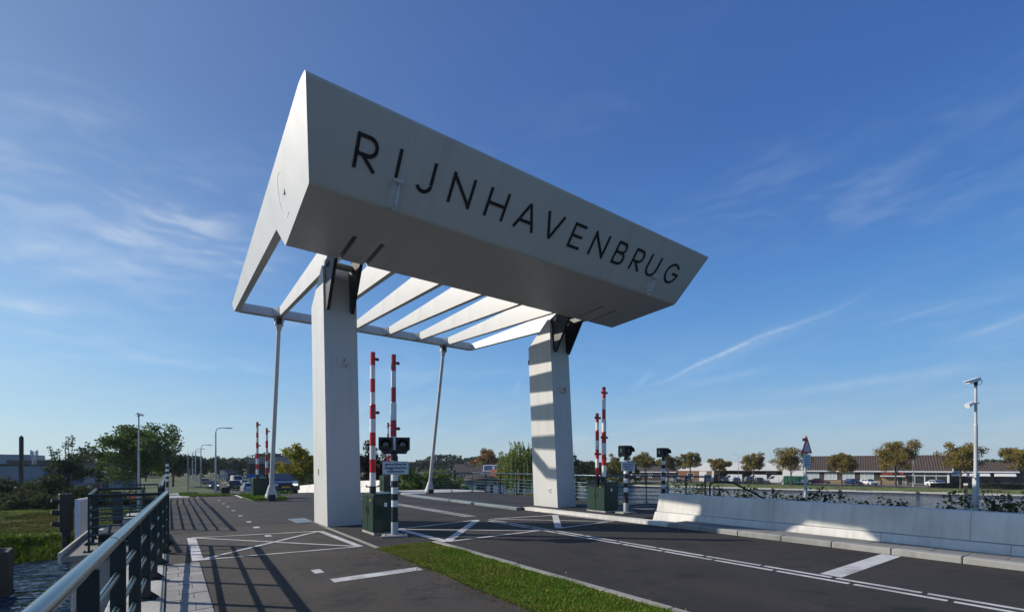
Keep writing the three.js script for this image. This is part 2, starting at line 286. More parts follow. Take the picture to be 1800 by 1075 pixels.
struct('far_road', [...strip(4.7, 11.1, -190, -25.12, 0), ...strip(3.2, 4.68, -190, -34.2, 0)], MAT.asphalt);
struct('far_cycle_path', [...strip(-0.3, 3.18, -34.2, -25.12, 0.002)], MAT.asphaltPath);
struct('far_footpath', [...strip(-0.6, 0.95, -190, -34.22, 0.01)], MAT.concrete);
struct('far_pavement', [...strip(11.3, 16.5, -31, -25.12, 0.07)], MAT.concrete);
{ // the grass verges beyond the bridge carry their own soil
  struct('far_verge_soil', [...strip(0.97, 3.18, -190, -34.22, 0.03), ...strip(3.2, 4.68, -34.18, -25.12, 0.04)], MAT.soil);
}
// -- kerbs: single stones
{
  const kl = structGroup('left_kerb');
  for (let z = -9.3, i = 0; z < 8; z += 1.0, i++) obj('kerb_stone', rb(4.612, 4.732, -0.2, 0.058 + (i % 3) * 0.002, z, z + 0.992, 0.012), MAT.kerb, kl);
  const kr = structGroup('right_kerb');
  for (let z = -8.0, i = 0; z < 9; z += 1.0, i++) {
    obj('kerb_stone', rb(11.125, 11.36, -0.2, 0.115 + (i * 7 % 3) * 0.002, z, z + 0.992, 0.025), MAT.kerb, kr);
    for (let k = 0; k < 2; k++) obj('paving_slab', rb(11.365, 12.04, -0.1, 0.108 + ((i + k) % 3) * 0.002, z + k * 0.5, z + k * 0.5 + 0.494, 0.006), MAT.concreteDark, kr);
  }
  const kf = structGroup('footway_kerb');
  for (let z = -14.3; z < -8.05; z += 0.9) { const z1 = Math.min(z + 0.893, -8.02), x = (t) => 10.92 + (t + 14.3) / 6.3 * 0.26; obj('kerb_stone', hull8([[x(z), -0.2, z], [x(z) + 0.34, -0.2, z], [x(z1) + 0.34, -0.2, z1], [x(z1), -0.2, z1]], [[x(z) + 0.015, 0.105, z], [x(z) + 0.34, 0.105, z], [x(z1) + 0.34, 0.105, z1], [x(z1) + 0.015, 0.105, z1]]), MAT.concretePale, kf); }
  const e = structGroup('deck_edge_strip');
  obj('steel_kerb', [rb(10.63, 10.9, -0.3, 0.1, -25.1, -19.7, 0.02), rb(10.63, 10.9, -0.3, 0.1, -19.62, -14.33, 0.02)], MAT.steelPlate, e);
  obj('joint_plate', bb(3.0, 3.5, -0.1, 0.01, -16.2, -14.9), MAT.steelPlate, e);
  obj('expansion_joint', [bb(-0.28, 10.6, -0.4, 0.004, -15.22, -15.2), bb(-0.28, 10.6, -0.4, 0.005, -25.12, -25.1)], MAT.black, e);
}
// -- painted markings, each its own piece, a few millimetres above the asphalt
{
  const mk = structGroup('road_marking'), Y = 0.0045, up = (p, y = Y, d = 0.0) => sheet(p, y + d, 0);
  const line = (x0, z0, x1, z1, w, y) => { const dx = x1 - x0, dz = z1 - z0, L = Math.hypot(dx, dz), ox = -dz / L * w / 2, oz = dx / L * w / 2; return up([[x0 + ox, z0 + oz], [x1 + ox, z1 + oz], [x1 - ox, z1 - oz], [x0 - ox, z0 - oz]], y); };
  const R = (x0, x1, z0, z1, y) => up([[x0, z0], [x1, z0], [x1, z1], [x0, z1]], y);
  let k = 0;
  for (let z = -12.4; z < 10; z += 1.06) for (const x of [7.9, 8.12]) { k++; obj('double_line_dash', R(x - 0.05, x + 0.05, z + (x > 8 ? 0 : 0.3), z + 1.0 + (x > 8 ? 0 : 0.3)), MAT.marking, mk); }
  for (const x of [7.9, 8.06, 8.22]) obj('deck_line', R(x - 0.035, x + 0.035, -24.5, -13.4, x < 8 ? 0.0065 : 0.0065), MAT.marking, mk);
  obj('stop_line', R(8.24, 11.05, -3.13, -2.83), MAT.marking, mk);
  for (const [a, b, c, d, w, j] of [[4.92, -11.95, 7.74, -12.5, 0.1, 0], [4.92, -11.9, 7.76, -9.5, 0.09, 1], [4.92, -11.95, 4.99, -9.32, 0.2, 2], [5.0, -9.35, 7.7, -12.45, 0.2, 3], [5.0, -9.32, 7.8, -9.5, 0.1, 4],
    [8.3, -12.45, 10.7, -12.15, 0.1, 0], [8.3, -12.4, 10.85, -9.7, 0.09, 1], [10.65, -12.15, 8.5, -9.55, 0.2, 2], [8.5, -9.55, 10.9, -9.8, 0.1, 3], [10.72, -12.1, 11.0, -9.8, 0.1, 4]]) obj('box_line', line(a, b, c, d, w, 0.0045 + j * 0.0009), MAT.marking, mk);
  const mp = structGroup('path_marking');
  for (const z of [-7.94, -12.63, -14.55]) obj('centre_dash', R(1.84, 1.98, z - 0.15, z + 0.15, 0.0055), MAT.marking, mp);
  for (const z of [-16.1, -18.2, -20.4, -22.5, -24.4, -26.8]) obj('centre_dash', R(1.85, 1.97, z - 0.13, z + 0.13, 0.0075), MAT.marking, mp);
  obj('stop_line', R(1.93, 3.33, -7.29, -7.04), MAT.marking, mp);
  for (const [a, b, c, d, w, j] of [[0.4, -13.35, 0.4, -10.1, 0.17, 0], [3.13, -12.72, 3.22, -9.83, 0.14, 1], [0.4, -13.35, 3.13, -12.75, 0.08, 2], [0.45, -10.12, 3.2, -9.83, 0.08, 3], [0.45, -13.3, 3.18, -9.87, 0.08, 4], [0.47, -10.15, 3.1, -12.75, 0.1, 5]]) obj('box_line', line(a, b, c, d, w, 0.0045 + j * 0.0009), MAT.marking, mp);
  obj('give_way_mark', [R(1.15, 1.25, -30.8, -29.6, 0.012)], MAT.marking, mp); obj('give_way_bar', [R(2.95, 3.1, -31.2, -27.9, 0.012)], MAT.marking, mp);
  const mf = structGroup('footway_marking');
  for (const [a, b, c, d, w, j] of [[12.95, -12.2, 16.9, -9.6, 0.08, 0], [12.95, -12.15, 16.9, -11.9, 0.08, 1], [13.0, -9.8, 16.9, -9.6, 0.08, 2], [13.1, -11.3, 16.6, -10.7, 0.06, 3]]) obj('footway_line', line(a, b, c, d, w, 0.0945 + j * 0.0009), MAT.marking, mf);
  const ms = structGroup('far_road_marking');
  for (let z = -30; z > -150; z -= 4.5) { const ya = roadY(z) + 0.014, yb = roadY(z + 2.2) + 0.014, g = new THREE.BufferGeometry(); g.setAttribute('position', new THREE.Float32BufferAttribute([7.85, ya, z, 7.85, yb, z + 2.2, 8.0, yb, z + 2.2, 7.85, ya, z, 8.0, yb, z + 2.2, 8.0, ya, z], 3)); g.computeVertexNormals(); obj('lane_dash', g, MAT.marking, ms); }
}
// -- pavers along the railing: single slabs with open joints
{
  const p = structGroup('paver_strip'), ms = [0.34, 0.39, 0.31, 0.36].map((v) => M([v * 1.03, v, v * 0.95], { map: T.concrete, bumpMap: T.fine, bumpScale: 0.003, roughness: 0.9 })), r = mulberry(5);
  struct('paver_bed', [bb(-0.06, 0.428, -0.3, -0.012, -10.02, 14)], MAT.concreteDark);
  let i = 0;
  for (let z = -10.0; z < 2.6; z += 0.302, i++) {
    const cuts = i % 2 ? [-0.05, 0.105, 0.42] : [-0.05, 0.255, 0.42];
    for (let c = 0; c < 2; c++) obj('paver', rb(cuts[c] + 0.003, cuts[c + 1] - 0.003, -0.1, (r() - 0.5) * 0.008, z + 0.003, z + 0.298, 0.006, 1), ms[Math.floor(r() * 4)], p);
  }
}
// -- the quay under the railing, the wing wall of concrete blocks, the platform
{
  const q = tag(thing('quay_wall', 'pale concrete edge beam and wall carrying the near green railing', 'wall'), 'pale concrete edge beam and wall carrying the near green railing', 'wall');
  for (let z = -12.2, i = 0; z < 8; z += 2.4, i++) obj('edge_beam', rb(-0.62, -0.085, -0.5, 0.02, z, z + 2.39, 0.02), MAT.concrete, q);
  obj('edge_angle', bb(-0.082, -0.064, -0.3, 0.014, -12.2, 10), MAT.steelPlate, q);
  obj('wall_face', bb(-0.56, -0.2, -5.4, -0.502, -12.2, 12), MAT.concrete, q);
  const w = thing('wing_wall', 'concrete block wing wall with dark cap slab beside the inlet', 'wall', [0, 0, 0]);
  const shades = [0.40, 0.45, 0.36].map((v) => M([v * 1.02, v, v * 0.95], { map: T.concrete, bumpMap: T.fine, bumpScale: 0.004, roughness: 0.9 })), r = mulberry(3);
  obj('wall_core', bb(-1.49, -0.64, -5.4, -0.14, -16.0, -12.34), MAT.concreteDark, w);
  for (let y = -0.16, row = 0; y > -4.6; y -= 0.47, row++) {
    for (let x = -1.53 + (row % 2 ? -0.3 : 0); x < -0.66; x += 0.6) { const a = Math.max(x, -1.53), b = Math.min(x + 0.592, -0.64); if (b - a > 0.06) obj('concrete_block', rb(a, b, y - 0.462, y, -12.44, -12.33, 0.014), shades[Math.floor(r() * 3)], w); }
    for (let z = -12.45; z > -16; z -= 0.9) obj('concrete_block', rb(-1.57, -1.48, y - 0.462, y, z - 0.89, z, 0.012), shades[Math.floor(r() * 3)], w);
  }
  obj('cap_slab', [rb(-1.66, -0.64, -0.14, -0.03, -16.1, -12.2, 0.015)], MAT.concreteDark, w);
  obj('cap_edge', [rb(-1.72, -1.665, -0.16, 0.05, -16.1, -12.22, 0.015)], MAT.concrete, w);
  obj('hatch_box', [rb(-1.25, -0.66, -0.03, 0.24, -15.3, -13.3, 0.02)], MAT.blackMatt, w);
  struct('abutment', [bb(-0.3, 17.2, -5.4, -0.5, -14.2, -12.6), bb(-1.6, 16.4, -5.4, -0.52, -28.2, -25.1)], MAT.concrete);
  struct('deck_girder', [bb(0.2, 14.9, -1.1, -0.5, -25.0, -15.3)], MAT.steelGrey);
}
// ================================================================ THE BRIDGE
const K2 = -0.212, K1 = -0.018, CWL = (y, z) => 1.91 + K1 * (z + 8.768) + K2 * (y - 8.636), CWR = (y, z) => 16.389 - CWL(y, z);
{
  const fr = thing('counterweight_frame', 'huge light grey counterweight box with black lettering and white fins reaching over the road', 'drawbridge balance');
  const poly = fillet([[8.636, -8.768, 0.09], [7.277, -9.882, 0.07], [7.125, -12.696, 0.04], [7.71, -13.23, 0.05], [8.70, -13.3, 0.05], [8.71, -9.2, 0.3]], 0.05, 5);
  let body = prismX(poly, CWL, CWR); body = boxUV(prep(body));
  const ev = new Evaluator(); ev.useGroups = false; ev.attributes = ['position', 'normal', 'uv'];
  let br = new Brush(body, MAT.steel); br.updateMatrixWorld();
  for (const x of [3.6, 4.28, 12.11, 12.79]) { const c = new Brush(new THREE.BoxGeometry(0.12, 0.9, 2.2).translate(x, 7.25, -12.45), MAT.steel); c.updateMatrixWorld(); br = ev.evaluate(br, c, SUBTRACTION); br.updateMatrixWorld(); }
  obj('counterweight', br.geometry, MAT.steel, fr);
  // fins: vertical tapering plates from the box to the tie beam
  for (let i = 0; i < 8; i++) {
    const fin = fillet([[8.705, -13.05], [7.72, -13.05, 0], [7.715, -13.25, 0], [8.36, -23.55, 0.02], [8.70, -23.62, 0.03]], 0.02, 2);
    const t = i / 7, xc = lerp(2.32, 14.07, t), k = i === 0 ? 1 : i === 7 ? -1 : 0;
    const L = i === 0 ? (y, z) => CWL(y, z) + 0.003 : i === 7 ? (y, z) => CWR(y, z) - 0.2 : () => xc - 0.08;
    const Rr = i === 0 ? (y, z) => CWL(y, z) + 0.2 : i === 7 ? (y, z) => CWR(y, z) - 0.003 : () => xc + 0.08;
    obj('fin', prismX(fin, L, Rr), MAT.steel, fr);
  }
  const tb = obj('tie_beam', prismX(fillet([[8.335, -23.2], [8.335, -23.52], [8.72, -23.5], [8.72, -23.24]], 0.025, 3), 2.42, 13.97), MAT.steel, fr);
  for (let i = 0; i < 7; i++) for (const t of [0.25, 0.78]) { const x = lerp(2.32, 14.07, (i + t) / 7), rg = new THREE.TorusGeometry(0.035, 0.011, 6, 14).translate(x, 8.53, -23.2); obj('bolt', [rg], MAT.white, tb); }
  for (let i = 1; i < 7; i++) { const x = lerp(2.32, 14.07, i / 7); obj('gusset', hull8([[x - 0.3, 8.36, -23.2], [x - 0.081, 8.36, -23.2], [x - 0.081, 8.36, -22.95], [x - 0.11, 8.36, -22.95]], [[x - 0.3, 8.7, -23.2], [x - 0.081, 8.7, -23.2], [x - 0.081, 8.7, -22.95], [x - 0.11, 8.7, -22.95]]), MAT.steel, fr); }
  // lettering: strokes of constant width, raised a few millimetres from the face
  const A = V(0, 8.636, -8.768), B = V(0, 7.277, -9.882), up = A.clone().sub(B).normalize(), nrm = V(0, -up.z, up.y); if (nrm.z < 0) nrm.negate();
  const mtx = new THREE.Matrix4().makeBasis(V(1, 0, 0), up, V(1, 0, 0).cross(up)).setPosition(B.clone());
  const face = V(1, 0, 0).cross(up); const out = face.z > 0 ? 1 : -1;
  const SW = 0.07, y0 = 0.55, y1 = 1.18, ch = y1 - y0;
  const seg = (a, b, k) => { const dx = b[0] - a[0], dy = b[1] - a[1], L = Math.hypot(dx, dy); return new THREE.BoxGeometry(L, SW, 0.012).translate(L / 2, 0, 0).rotateZ(Math.atan2(dy, dx)).translate(a[0], a[1], out * (0.008 + k * 0.0012)); };
  const arc = (cx, cy, rx, ry, a0, a1, k, n = 22) => { const s = new THREE.Shape(), P = (t, q) => [cx + (rx + q) * Math.cos(t), cy + (ry + q) * Math.sin(t)]; for (let i = 0; i <= n; i++) { const p = P(lerp(a0, a1, i / n), SW / 2); i ? s.lineTo(...p) : s.moveTo(...p); } for (let i = n; i >= 0; i--) s.lineTo(...P(lerp(a0, a1, i / n), -SW / 2)); return new THREE.ExtrudeGeometry(s, { depth: 0.012, bevelEnabled: false }).translate(0, 0, out * (0.008 + k * 0.0012) - 0.006); };
  const h = SW / 2, b = y0 + h, t = y1 - h, m = (y0 + y1) / 2, PI = Math.PI;
  const glyph = {
    R: (x, w) => { const r = (t - m + 0.04) / 2, yc = t - r; return [seg([x + h, y0], [x + h, y1], 0), seg([x + h, t], [x + w - h - r, t], 1), seg([x + h, t - 2 * r], [x + w - h - r, t - 2 * r], 2), arc(x + w - h - r, yc, r, r, -PI / 2, PI / 2, 3), seg([x + h + 0.12, t - 2 * r], [x + w - h * 0.4, y0 + 0.02], 4)]; },
    I: (x) => [seg([x, y0], [x, y1], 0)],
    J: (x, w) => [seg([x + w - h, y1], [x + w - h, b + 0.15], 0), arc(x + w - h - 0.16, b + 0.14, 0.16, 0.15, -PI * 0.86, 0, 1)],
    N: (x, w) => [seg([x + h, y0], [x + h, y1], 0), seg([x + w - h, y0], [x + w - h, y1], 1), seg([x + h, y1 - 0.05], [x + w - h, y0 + 0.05], 2)],
    H: (x, w) => [seg([x + h, y0], [x + h, y1], 0), seg([x + w - h, y0], [x + w - h, y1], 1), seg([x + h, m], [x + w - h, m], 2)],
    A: (x, w) => [seg([x + h, y0], [x + w / 2, y1 - 0.02], 0), seg([x + w - h, y0], [x + w / 2, y1 - 0.02], 1), seg([x + 0.16, y0 + 0.2], [x + w - 0.16, y0 + 0.2], 2)],
    V: (x, w) => [seg([x + h, y1], [x + w / 2, y0 + 0.02], 0), seg([x + w - h, y1], [x + w / 2, y0 + 0.02], 1)],
    E: (x, w) => [seg([x + h, y0], [x + h, y1], 0), seg([x + h, t], [x + w, t], 1), seg([x + h, m], [x + w - 0.03, m], 2), seg([x + h, b], [x + w, b], 3)],
    B: (x, w) => { const r1 = (t - m - 0.02) / 2, r2 = (m + 0.02 - b) / 2, xr = x + w - h; return [seg([x + h, y0], [x + h, y1], 0), seg([x + h, t], [xr - r1 - 0.04, t], 1), arc(xr - r1 - 0.04, t - r1, r1, r1, -PI / 2, PI / 2, 2), seg([x + h, m + 0.02], [xr - r2, m + 0.02], 3), arc(xr - r2, b + r2, r2, r2, -PI / 2, PI / 2, 4), seg([x + h, b], [xr - r2, b], 5)]; },
    U: (x, w) => { const r = w / 2 - h; return [seg([x + h, y1], [x + h, b + r], 0), seg([x + w - h, y1], [x + w - h, b + r], 1), arc(x + w / 2, b + r, r, r, PI, 2 * PI, 2)]; },
    G: (x, w) => { const r = ch / 2 - h, cx = x + r + h; return [arc(cx, m, r, r, PI * 0.22, PI * 2 - 0.02, 0, 36), seg([cx + 0.02, m], [cx + r + h, m], 1)]; },
  };
  for (const [c, x, w] of [['R', 2.95, 0.45], ['I', 3.85], ['J', 4.27, 0.40], ['N', 5.08, 0.58], ['H', 6.06, 0.55], ['A', 6.92, 0.66], ['V', 7.8, 0.6], ['E', 8.76, 0.43], ['N', 9.55, 0.58], ['B', 10.5, 0.46], ['R', 11.28, 0.45], ['U', 11.98, 0.52], ['G', 12.9, 0.64]]) {
    const L = obj(`letter_${c.toLowerCase()}`, glyph[c](x, w).map((g) => prep(g).applyMatrix4(mtx)), MAT.letter, fr);
  }
  // lifting eyes over the letters I and U, an oval cover and key plate on the left end
  for (const x of [3.9, 12.55]) {
    const e = obj('lifting_eye', [new THREE.BoxGeometry(0.2, 0.55, 0.03).translate(x, 0.33, out * 0.016), plate([[0.02, 0.6], [0.05, 0.6], [0.17, 0.16], [0.15, 0.05], [0.06, 0.02], [0.02, 0.1]], -0.02, 0.02).rotateY(-PI / 2).scale(1, 1, out).translate(x + 0.04, 0, 0), new THREE.BoxGeometry(0.22, 0.05, 0.1).translate(x, 0.61, out * 0.05)].map((g) => prep(g).applyMatrix4(mtx)), MAT.lug, fr);
    obj('pin_hole', [new THREE.CylinderGeometry(0.022, 0.022, 0.05, 12).rotateZ(PI / 2).translate(x + 0.04, 0.13, out * 0.11)].map((g) => prep(g).applyMatrix4(mtx)), MAT.black, e);
  }
  const lp = (y, z, o = 0) => [CWL(y, z) - o, y, z];
  { const ring = []; for (let i = 0; i <= 30; i++) { const a = i / 30 * PI * 1.3 + 1.0; ring.push(lp(7.95 + 0.46 * Math.sin(a), -11.9 + 0.46 * Math.cos(a) * 0.9, 0.002)); } obj('cover_seam', tube(ring, 0.0035, 5, 60), MAT.steelGrey, fr); obj('key_plate', [bb(CWL(7.95, -11.75) - 0.02, CWL(7.95, -11.75) + 0.05, 7.9, 8.0, -11.8, -11.72)], MAT.steelGrey, fr); }
  // columns
  for (const [x0, lab] of [[3.503, 'light grey leaning bridge column on the traffic island, beside the cycle path'], [11.951, 'light grey leaning bridge column on the footway, striped by fin shadows']]) {
    const c = thing('bridge_column', lab, 'bridge column', [x0, 0, -13.463], 0, 'columns carrying the counterweight');
    obj('shaft', prismX(fillet([[-0.05, 0], [7.12, -0.485], [7.42, -0.60, 0.02], [6.52, -1.83, 0.02], [-0.05, -1.454]], 0.02, 2), 0, 0.935), MAT.steel, c);
    const ps = x0 < 5 ? [0.097, 0.777] : [0.159, 0.839];
    for (const p of ps) obj('pivot_plate', prismX(fillet([[6.08, -0.30], [7.24, 0.46], [7.55, 1.0], [7.62, -0.1], [7.42, -0.62], [6.3, -0.5]], 0.02, 2), p - 0.045, p + 0.045), MAT.black, c);
    obj('pivot_shaft', rod([ps[0] - 0.1, 7.36, -0.25], [ps[1] + 0.1, 7.36, -0.25], 0.09, 0.09, 16), MAT.steelGrey, c);
    const hk = obj('lug', [rb(0.36, 0.66, 4.52, 4.8, -0.34, -0.26, 0.02), prismX(fillet([[4.55, -0.3], [4.57, -0.12, 0.05], [4.74, -0.1, 0.08], [4.79, -0.3]], 0.02, 3), 0.52, 0.57)], MAT.steel, c);
    obj('lug_hole', rod([0.51, 4.68, -0.17], [0.58, 4.68, -0.17], 0.028), MAT.black, hk);
    obj('base_collar', [bb(-0.05, 0.985, -0.1, 0.012, -1.5, 0.05)], MAT.concreteDark, c);
    if (x0 > 5) {
      const v = obj('vent', rb(-0.012, 0.006, 0.62, 0.83, -0.56, -0.4, 0.004), MAT.white, c); for (let k = 0; k < 3; k++) obj('louvre', bb(-0.018, -0.011, 0.66 + k * 0.05, 0.685 + k * 0.05, -0.54, -0.42), MAT.black, v);
      const l = obj('beacon', new THREE.SphereGeometry(0.15, 16, 12).scale(0.8, 1, 0.8).translate(0.2, 6.0, -1.93), MAT.black, c); obj('beacon_arm', rod([0.25, 6.0, -1.93], [0.3, 6.0, -1.75], 0.03), MAT.black, l);
    } else { obj('inspection_seam', [bb(-0.002, 0.002, 1.3, 2.2, -0.9, -0.892), bb(-0.002, 0.002, 1.3, 2.2, -0.62, -0.612)], MAT.steelGrey, c); obj('key_plate', bb(-0.012, 0.004, 1.42, 1.6, -0.99, -0.96), MAT.black, c); }
  }
  // hangers
  for (const [x, xf, lab] of [[3.97, 3.9, 'slim grey hanger rod dropping to the deck left of the near column'], [12.28, 12.2, 'slim grey hanger rod dropping to the deck between the two columns']]) {
    const hg = thing('hanger_rod', lab, 'hanger rod', [xf, 0, -25.0], 0, 'hangers between frame and deck');
    const a = [x - xf, 8.06, 1.62], bt = [0, 0.62, 0.1];
    obj('rod', rod(bt, a, 0.098, 0.088, 16), MAT.steel, hg);
    obj('top_fork', [rod([a[0], a[1] - 0.25, a[2] - 0.05], [a[0], a[1] - 0.02, a[2]], 0.11, 0.15, 14), bb(a[0] - 0.17, a[0] - 0.11, a[1] - 0.05, a[1] + 0.27, a[2] - 0.09, a[2] + 0.09), bb(a[0] + 0.11, a[0] + 0.17, a[1] - 0.05, a[1] + 0.27, a[2] - 0.09, a[2] + 0.09)], MAT.steel, hg);
    obj('pin_block', [bb(a[0] - 0.1, a[0] + 0.1, a[1] + 0.02, a[1] + 0.36, a[2] - 0.08, a[2] + 0.08), rod([a[0] - 0.2, a[1] + 0.18, a[2]], [a[0] + 0.2, a[1] + 0.18, a[2]], 0.055)], MAT.black, hg);
    obj('bottom_socket', [rod([0, 0.2, 0.02], [0, 0.75, 0.12], 0.27, 0.125, 16), new THREE.SphereGeometry(0.27, 16, 10).scale(1, 0.75, 0.85).translate(0, 0.24, 0.02)], MAT.steel, hg);
    obj('deck_shoe', [rb(-0.16, 0.16, -0.02, 0.32, 0.05, 0.3, 0.04)], MAT.black, hg);
  }
}

// ================================================================ RAILINGS
function railRun(t, pts, heights, rr, hr, postGap, postW = 0.1, opts = {}) { // posts, rails and a handrail along a polyline of [x, y, z] base points, in world coordinates
  const hm = opts.hm || MAT.handrail, pm = MAT.rail;
  for (let i = 0; i < pts.length - 1; i++) {
    const a = V(...pts[i]), b = V(...pts[i + 1]), d = b.clone().sub(a), L = d.length(), ang = Math.atan2(d.x, d.z);
    obj('handrail', rod([a.x, a.y + hr, a.z], [b.x, b.y + hr, b.z], opts.hrad || 0.042, undefined, 18), hm, t);
    for (const h of heights) obj('rail', rod([a.x, a.y + h, a.z], [b.x, b.y + h, b.z], rr, rr, 10), MAT.handrailGreen, t);
    const n = Math.max(1, Math.round(L / postGap)), s = i ? 1 : 0;
    for (let k = s; k <= n; k++) {
      const p = a.clone().lerp(b, k / n), g = [new THREE.BoxGeometry(postW, hr - 0.03, opts.postT || 0.03).translate(0, (hr - 0.03) / 2, 0), new THREE.BoxGeometry(0.17, 0.016, 0.16).translate(0.02, 0.008, 0), plate([[0, 0], [0.1, 0], [0, 0.09]], -0.006, 0.006).translate(postW / 2, 0.012, 0)].map((q) => prep(q).rotateY(ang).translate(p.x, p.y, p.z));
      const po = obj('post', g, pm, t);
      for (const bz of [0.055, -0.055]) obj('base_bolt', rod([0.085, 0.016, bz], [0.085, 0.045, bz], 0.016, 0.016, 6).rotateY(ang).translate(p.x, p.y, p.z), pm, po);
    }
  }
}
MAT.handrailGreen = M([0.07, 0.12, 0.13], { metalness: 0.75, roughness: 0.26 });
{
  const t = thing('railing', 'near dark green railing with shiny round handrail along the cycle path', 'railing');
  const X = (z) => -0.05 - (z + 13) * 0.036;
  const zs = [-12.53, 1.4];
  railRun(t, zs.map((z) => [X(z), 0.02, z]), [0.27, 0.54, 0.81], 0.023, 1.1, 1.265, 0.1);
  obj('joint_sleeve', rod([X(-4.62), 1.12, -4.62], [X(-4.6), 1.12, -4.6], 0.0435, 0.0435, 18), MAT.black, t);
  const t2 = thing('railing', 'short dark railing around the wing wall platform over the inlet', 'railing');
  railRun(t2, [[-0.08, -0.03, -12.6], [-1.32, -0.03, -12.6], [-1.52, -0.03, -15.85], [-0.6, -0.03, -16.0]], [0.16, 0.33, 0.5, 0.67, 0.84], 0.018, 1.12, 1.3, 0.09, { hrad: 0.032, hm: MAT.rail });
  const t3 = thing('railing', 'dark railing on the left edge of the bridge deck', 'railing');
  railRun(t3, [[-0.2, 0, -15.6], [-0.22, 0, -24.9]], [0.18, 0.36, 0.54, 0.72, 0.9], 0.02, 1.14, 1.55, 0.09, { hrad: 0.038 });
  const t4 = thing('railing', 'dark railing on the far left abutment in front of the grass bank', 'railing');
  railRun(t4, [[-0.24, 0, -25.3], [-0.3, 0, -33.2]], [0.18, 0.36, 0.54, 0.72, 0.9], 0.02, 1.14, 1.6, 0.09, { hrad: 0.038 });
  railRun(t4, [[-0.35, -0.1, -21.2], [-1.15, -0.1, -21.2]], [0.2, 0.4, 0.6, 0.8], 0.018, 1.12, 0.4, 0.05, { hrad: 0.03, hm: MAT.handrailGreen });
  const t5 = thing('railing', 'long green railing with thin rails along the footway edge behind the hanger', 'railing');
  railRun(t5, [[13.0, 0.085, -26.4], [15.25, 0.085, -25.2], [15.28, 0.085, -14.4]], [0.15, 0.32, 0.49, 0.66, 0.83], 0.017, 1.16, 1.55, 0.08, { hrad: 0.034, hm: MAT.railTop });
  const t6 = thing('railing', 'green railing overlooking the canal between the right column and the concrete barrier', 'railing');
  railRun(t6, [[15.3, 0.09, -14.2], [17.15, 0.09, -12.3], [17.2, 0.09, -10.6]], [0.15, 0.32, 0.49, 0.66, 0.83], 0.017, 1.16, 0.9, 0.08, { hrad: 0.034, hm: MAT.railTop });
  const t7 = thing('stair_rail', 'black bent stair handrail dropping to the water behind the concrete barrier', 'handrail');
  obj('handrail', tube([[17.2, 0.09, -10.4], [17.2, 0.95, -10.4], [17.25, 1.04, -10.3], [17.6, 1.04, -9.7], [19.9, -0.6, -7.6]], 0.035, 10, 40), MAT.rail, t7);
  for (const [x, y, z] of [[18.6, -0.75, -8.75], [19.7, -1.5, -7.75]]) obj('post', rod([x, y, z], [x, y + 1.1, z], 0.025), MAT.rail, t7);
}
// ================================================================ CONCRETE BARRIERS
{
  const t = thing('concrete_barrier', 'long pale concrete barrier wall along the right edge of the road', 'barrier');
  const top = fillet([[0.28, 12.23], [0.83, 12.34], [0.83, 12.62], [0.28, 12.7]], 0.015, 2), bot = fillet([[0.0, 12.06], [0.272, 12.16], [0.272, 12.75], [0, 12.75]], 0.015, 2);
  const runZ = (poly, z0, z1, e0 = 0) => { const g = prismX(poly.map(([y, x]) => [y, -x]), (y) => z0 + e0 * (0.85 - y), z1); g.rotateY(-Math.PI / 2); g.computeBoundingBox(); return g; };
  // prismX sweeps along x with z = -x; turn so that the sweep runs along z
  const mk = (poly, z0, z1, e0) => { const g = runZ(poly, z0, z1, e0), p = g.attributes.position, n = g.attributes.normal; return g; };
  const zt = [-9.15, -5.7, -2.1, 1.5, 5.1, 9], zb = [-9.15, -7.25, -5.35, -3.45, -1.55, 0.35, 2.25, 4.15, 6.05, 9];
  for (let i = 0; i < zt.length - 1; i++) obj('wall_panel', mk(top, zt[i] + 0.003, zt[i + 1] - 0.003, i ? 0 : -0.07), MAT.concretePale, t);
  for (let i = 0; i < zb.length - 1; i++) obj('base_block', mk(bot, zb[i] + 0.004, zb[i + 1] - 0.004, i ? 0 : -0.07), MAT.concretePale, t);
  const f = thing('concrete_barrier', 'pale concrete barrier wall beyond the bridge, behind the oncoming blue car', 'barrier');
  for (let z = -62.9; z < -29; z += 5) { const z1 = z + 4.98, y0 = roadY(z), y1 = roadY(z1), x = (q) => lerp(11.35, 10.62, (q + 62.9) / 34); obj('wall_panel', hull8([[x(z), y0 - 0.1, z], [x(z) + 0.5, y0 - 0.1, z], [x(z1) + 0.5, y1 - 0.1, z1], [x(z1), y1 - 0.1, z1]], [[x(z) + 0.2, y0 + 0.8, z], [x(z) + 0.45, y0 + 0.8, z], [x(z1) + 0.45, y1 + 0.8, z1], [x(z1) + 0.2, y1 + 0.8, z1]]), MAT.concretePale, f); }
}
// ================================================================ SIGNALS, BOOM BARRIERS, SIGNS
function canvasMat(w, h, draw, opt = {}) { const c = document.createElement('canvas'); c.width = w; c.height = h; draw(c.getContext('2d'), w, h); const t = new THREE.CanvasTexture(c); t.colorSpace = THREE.SRGBColorSpace; return M([1, 1, 1], { map: t, roughness: 0.5, ...opt }); }
function panel(name, w, h, mat, parent, p, turn = 0) {               // a flat printed face
  const g = new THREE.PlaneGeometry(w, h); g.rotateY(turn); g.translate(...p); return raw(name, g, mat, parent);
}
const keepClear = canvasMat(512, 256, (x, w, h) => { x.fillStyle = '#cfd3d6'; x.fillRect(0, 0, w, h); x.strokeStyle = '#8a9096'; x.lineWidth = 6; x.strokeRect(5, 5, w - 10, h - 10); x.fillStyle = '#0c0e12'; x.font = 'bold 66px sans-serif'; x.textAlign = 'center'; ['gemarkeerde', 'weggedeelten', 'vrijhouden'].forEach((s, i) => { x.lineWidth = 3; x.strokeStyle = '#0c0e12'; x.strokeText(s, w / 2, 76 + i * 72); x.fillText(s, w / 2, 76 + i * 72); }); });
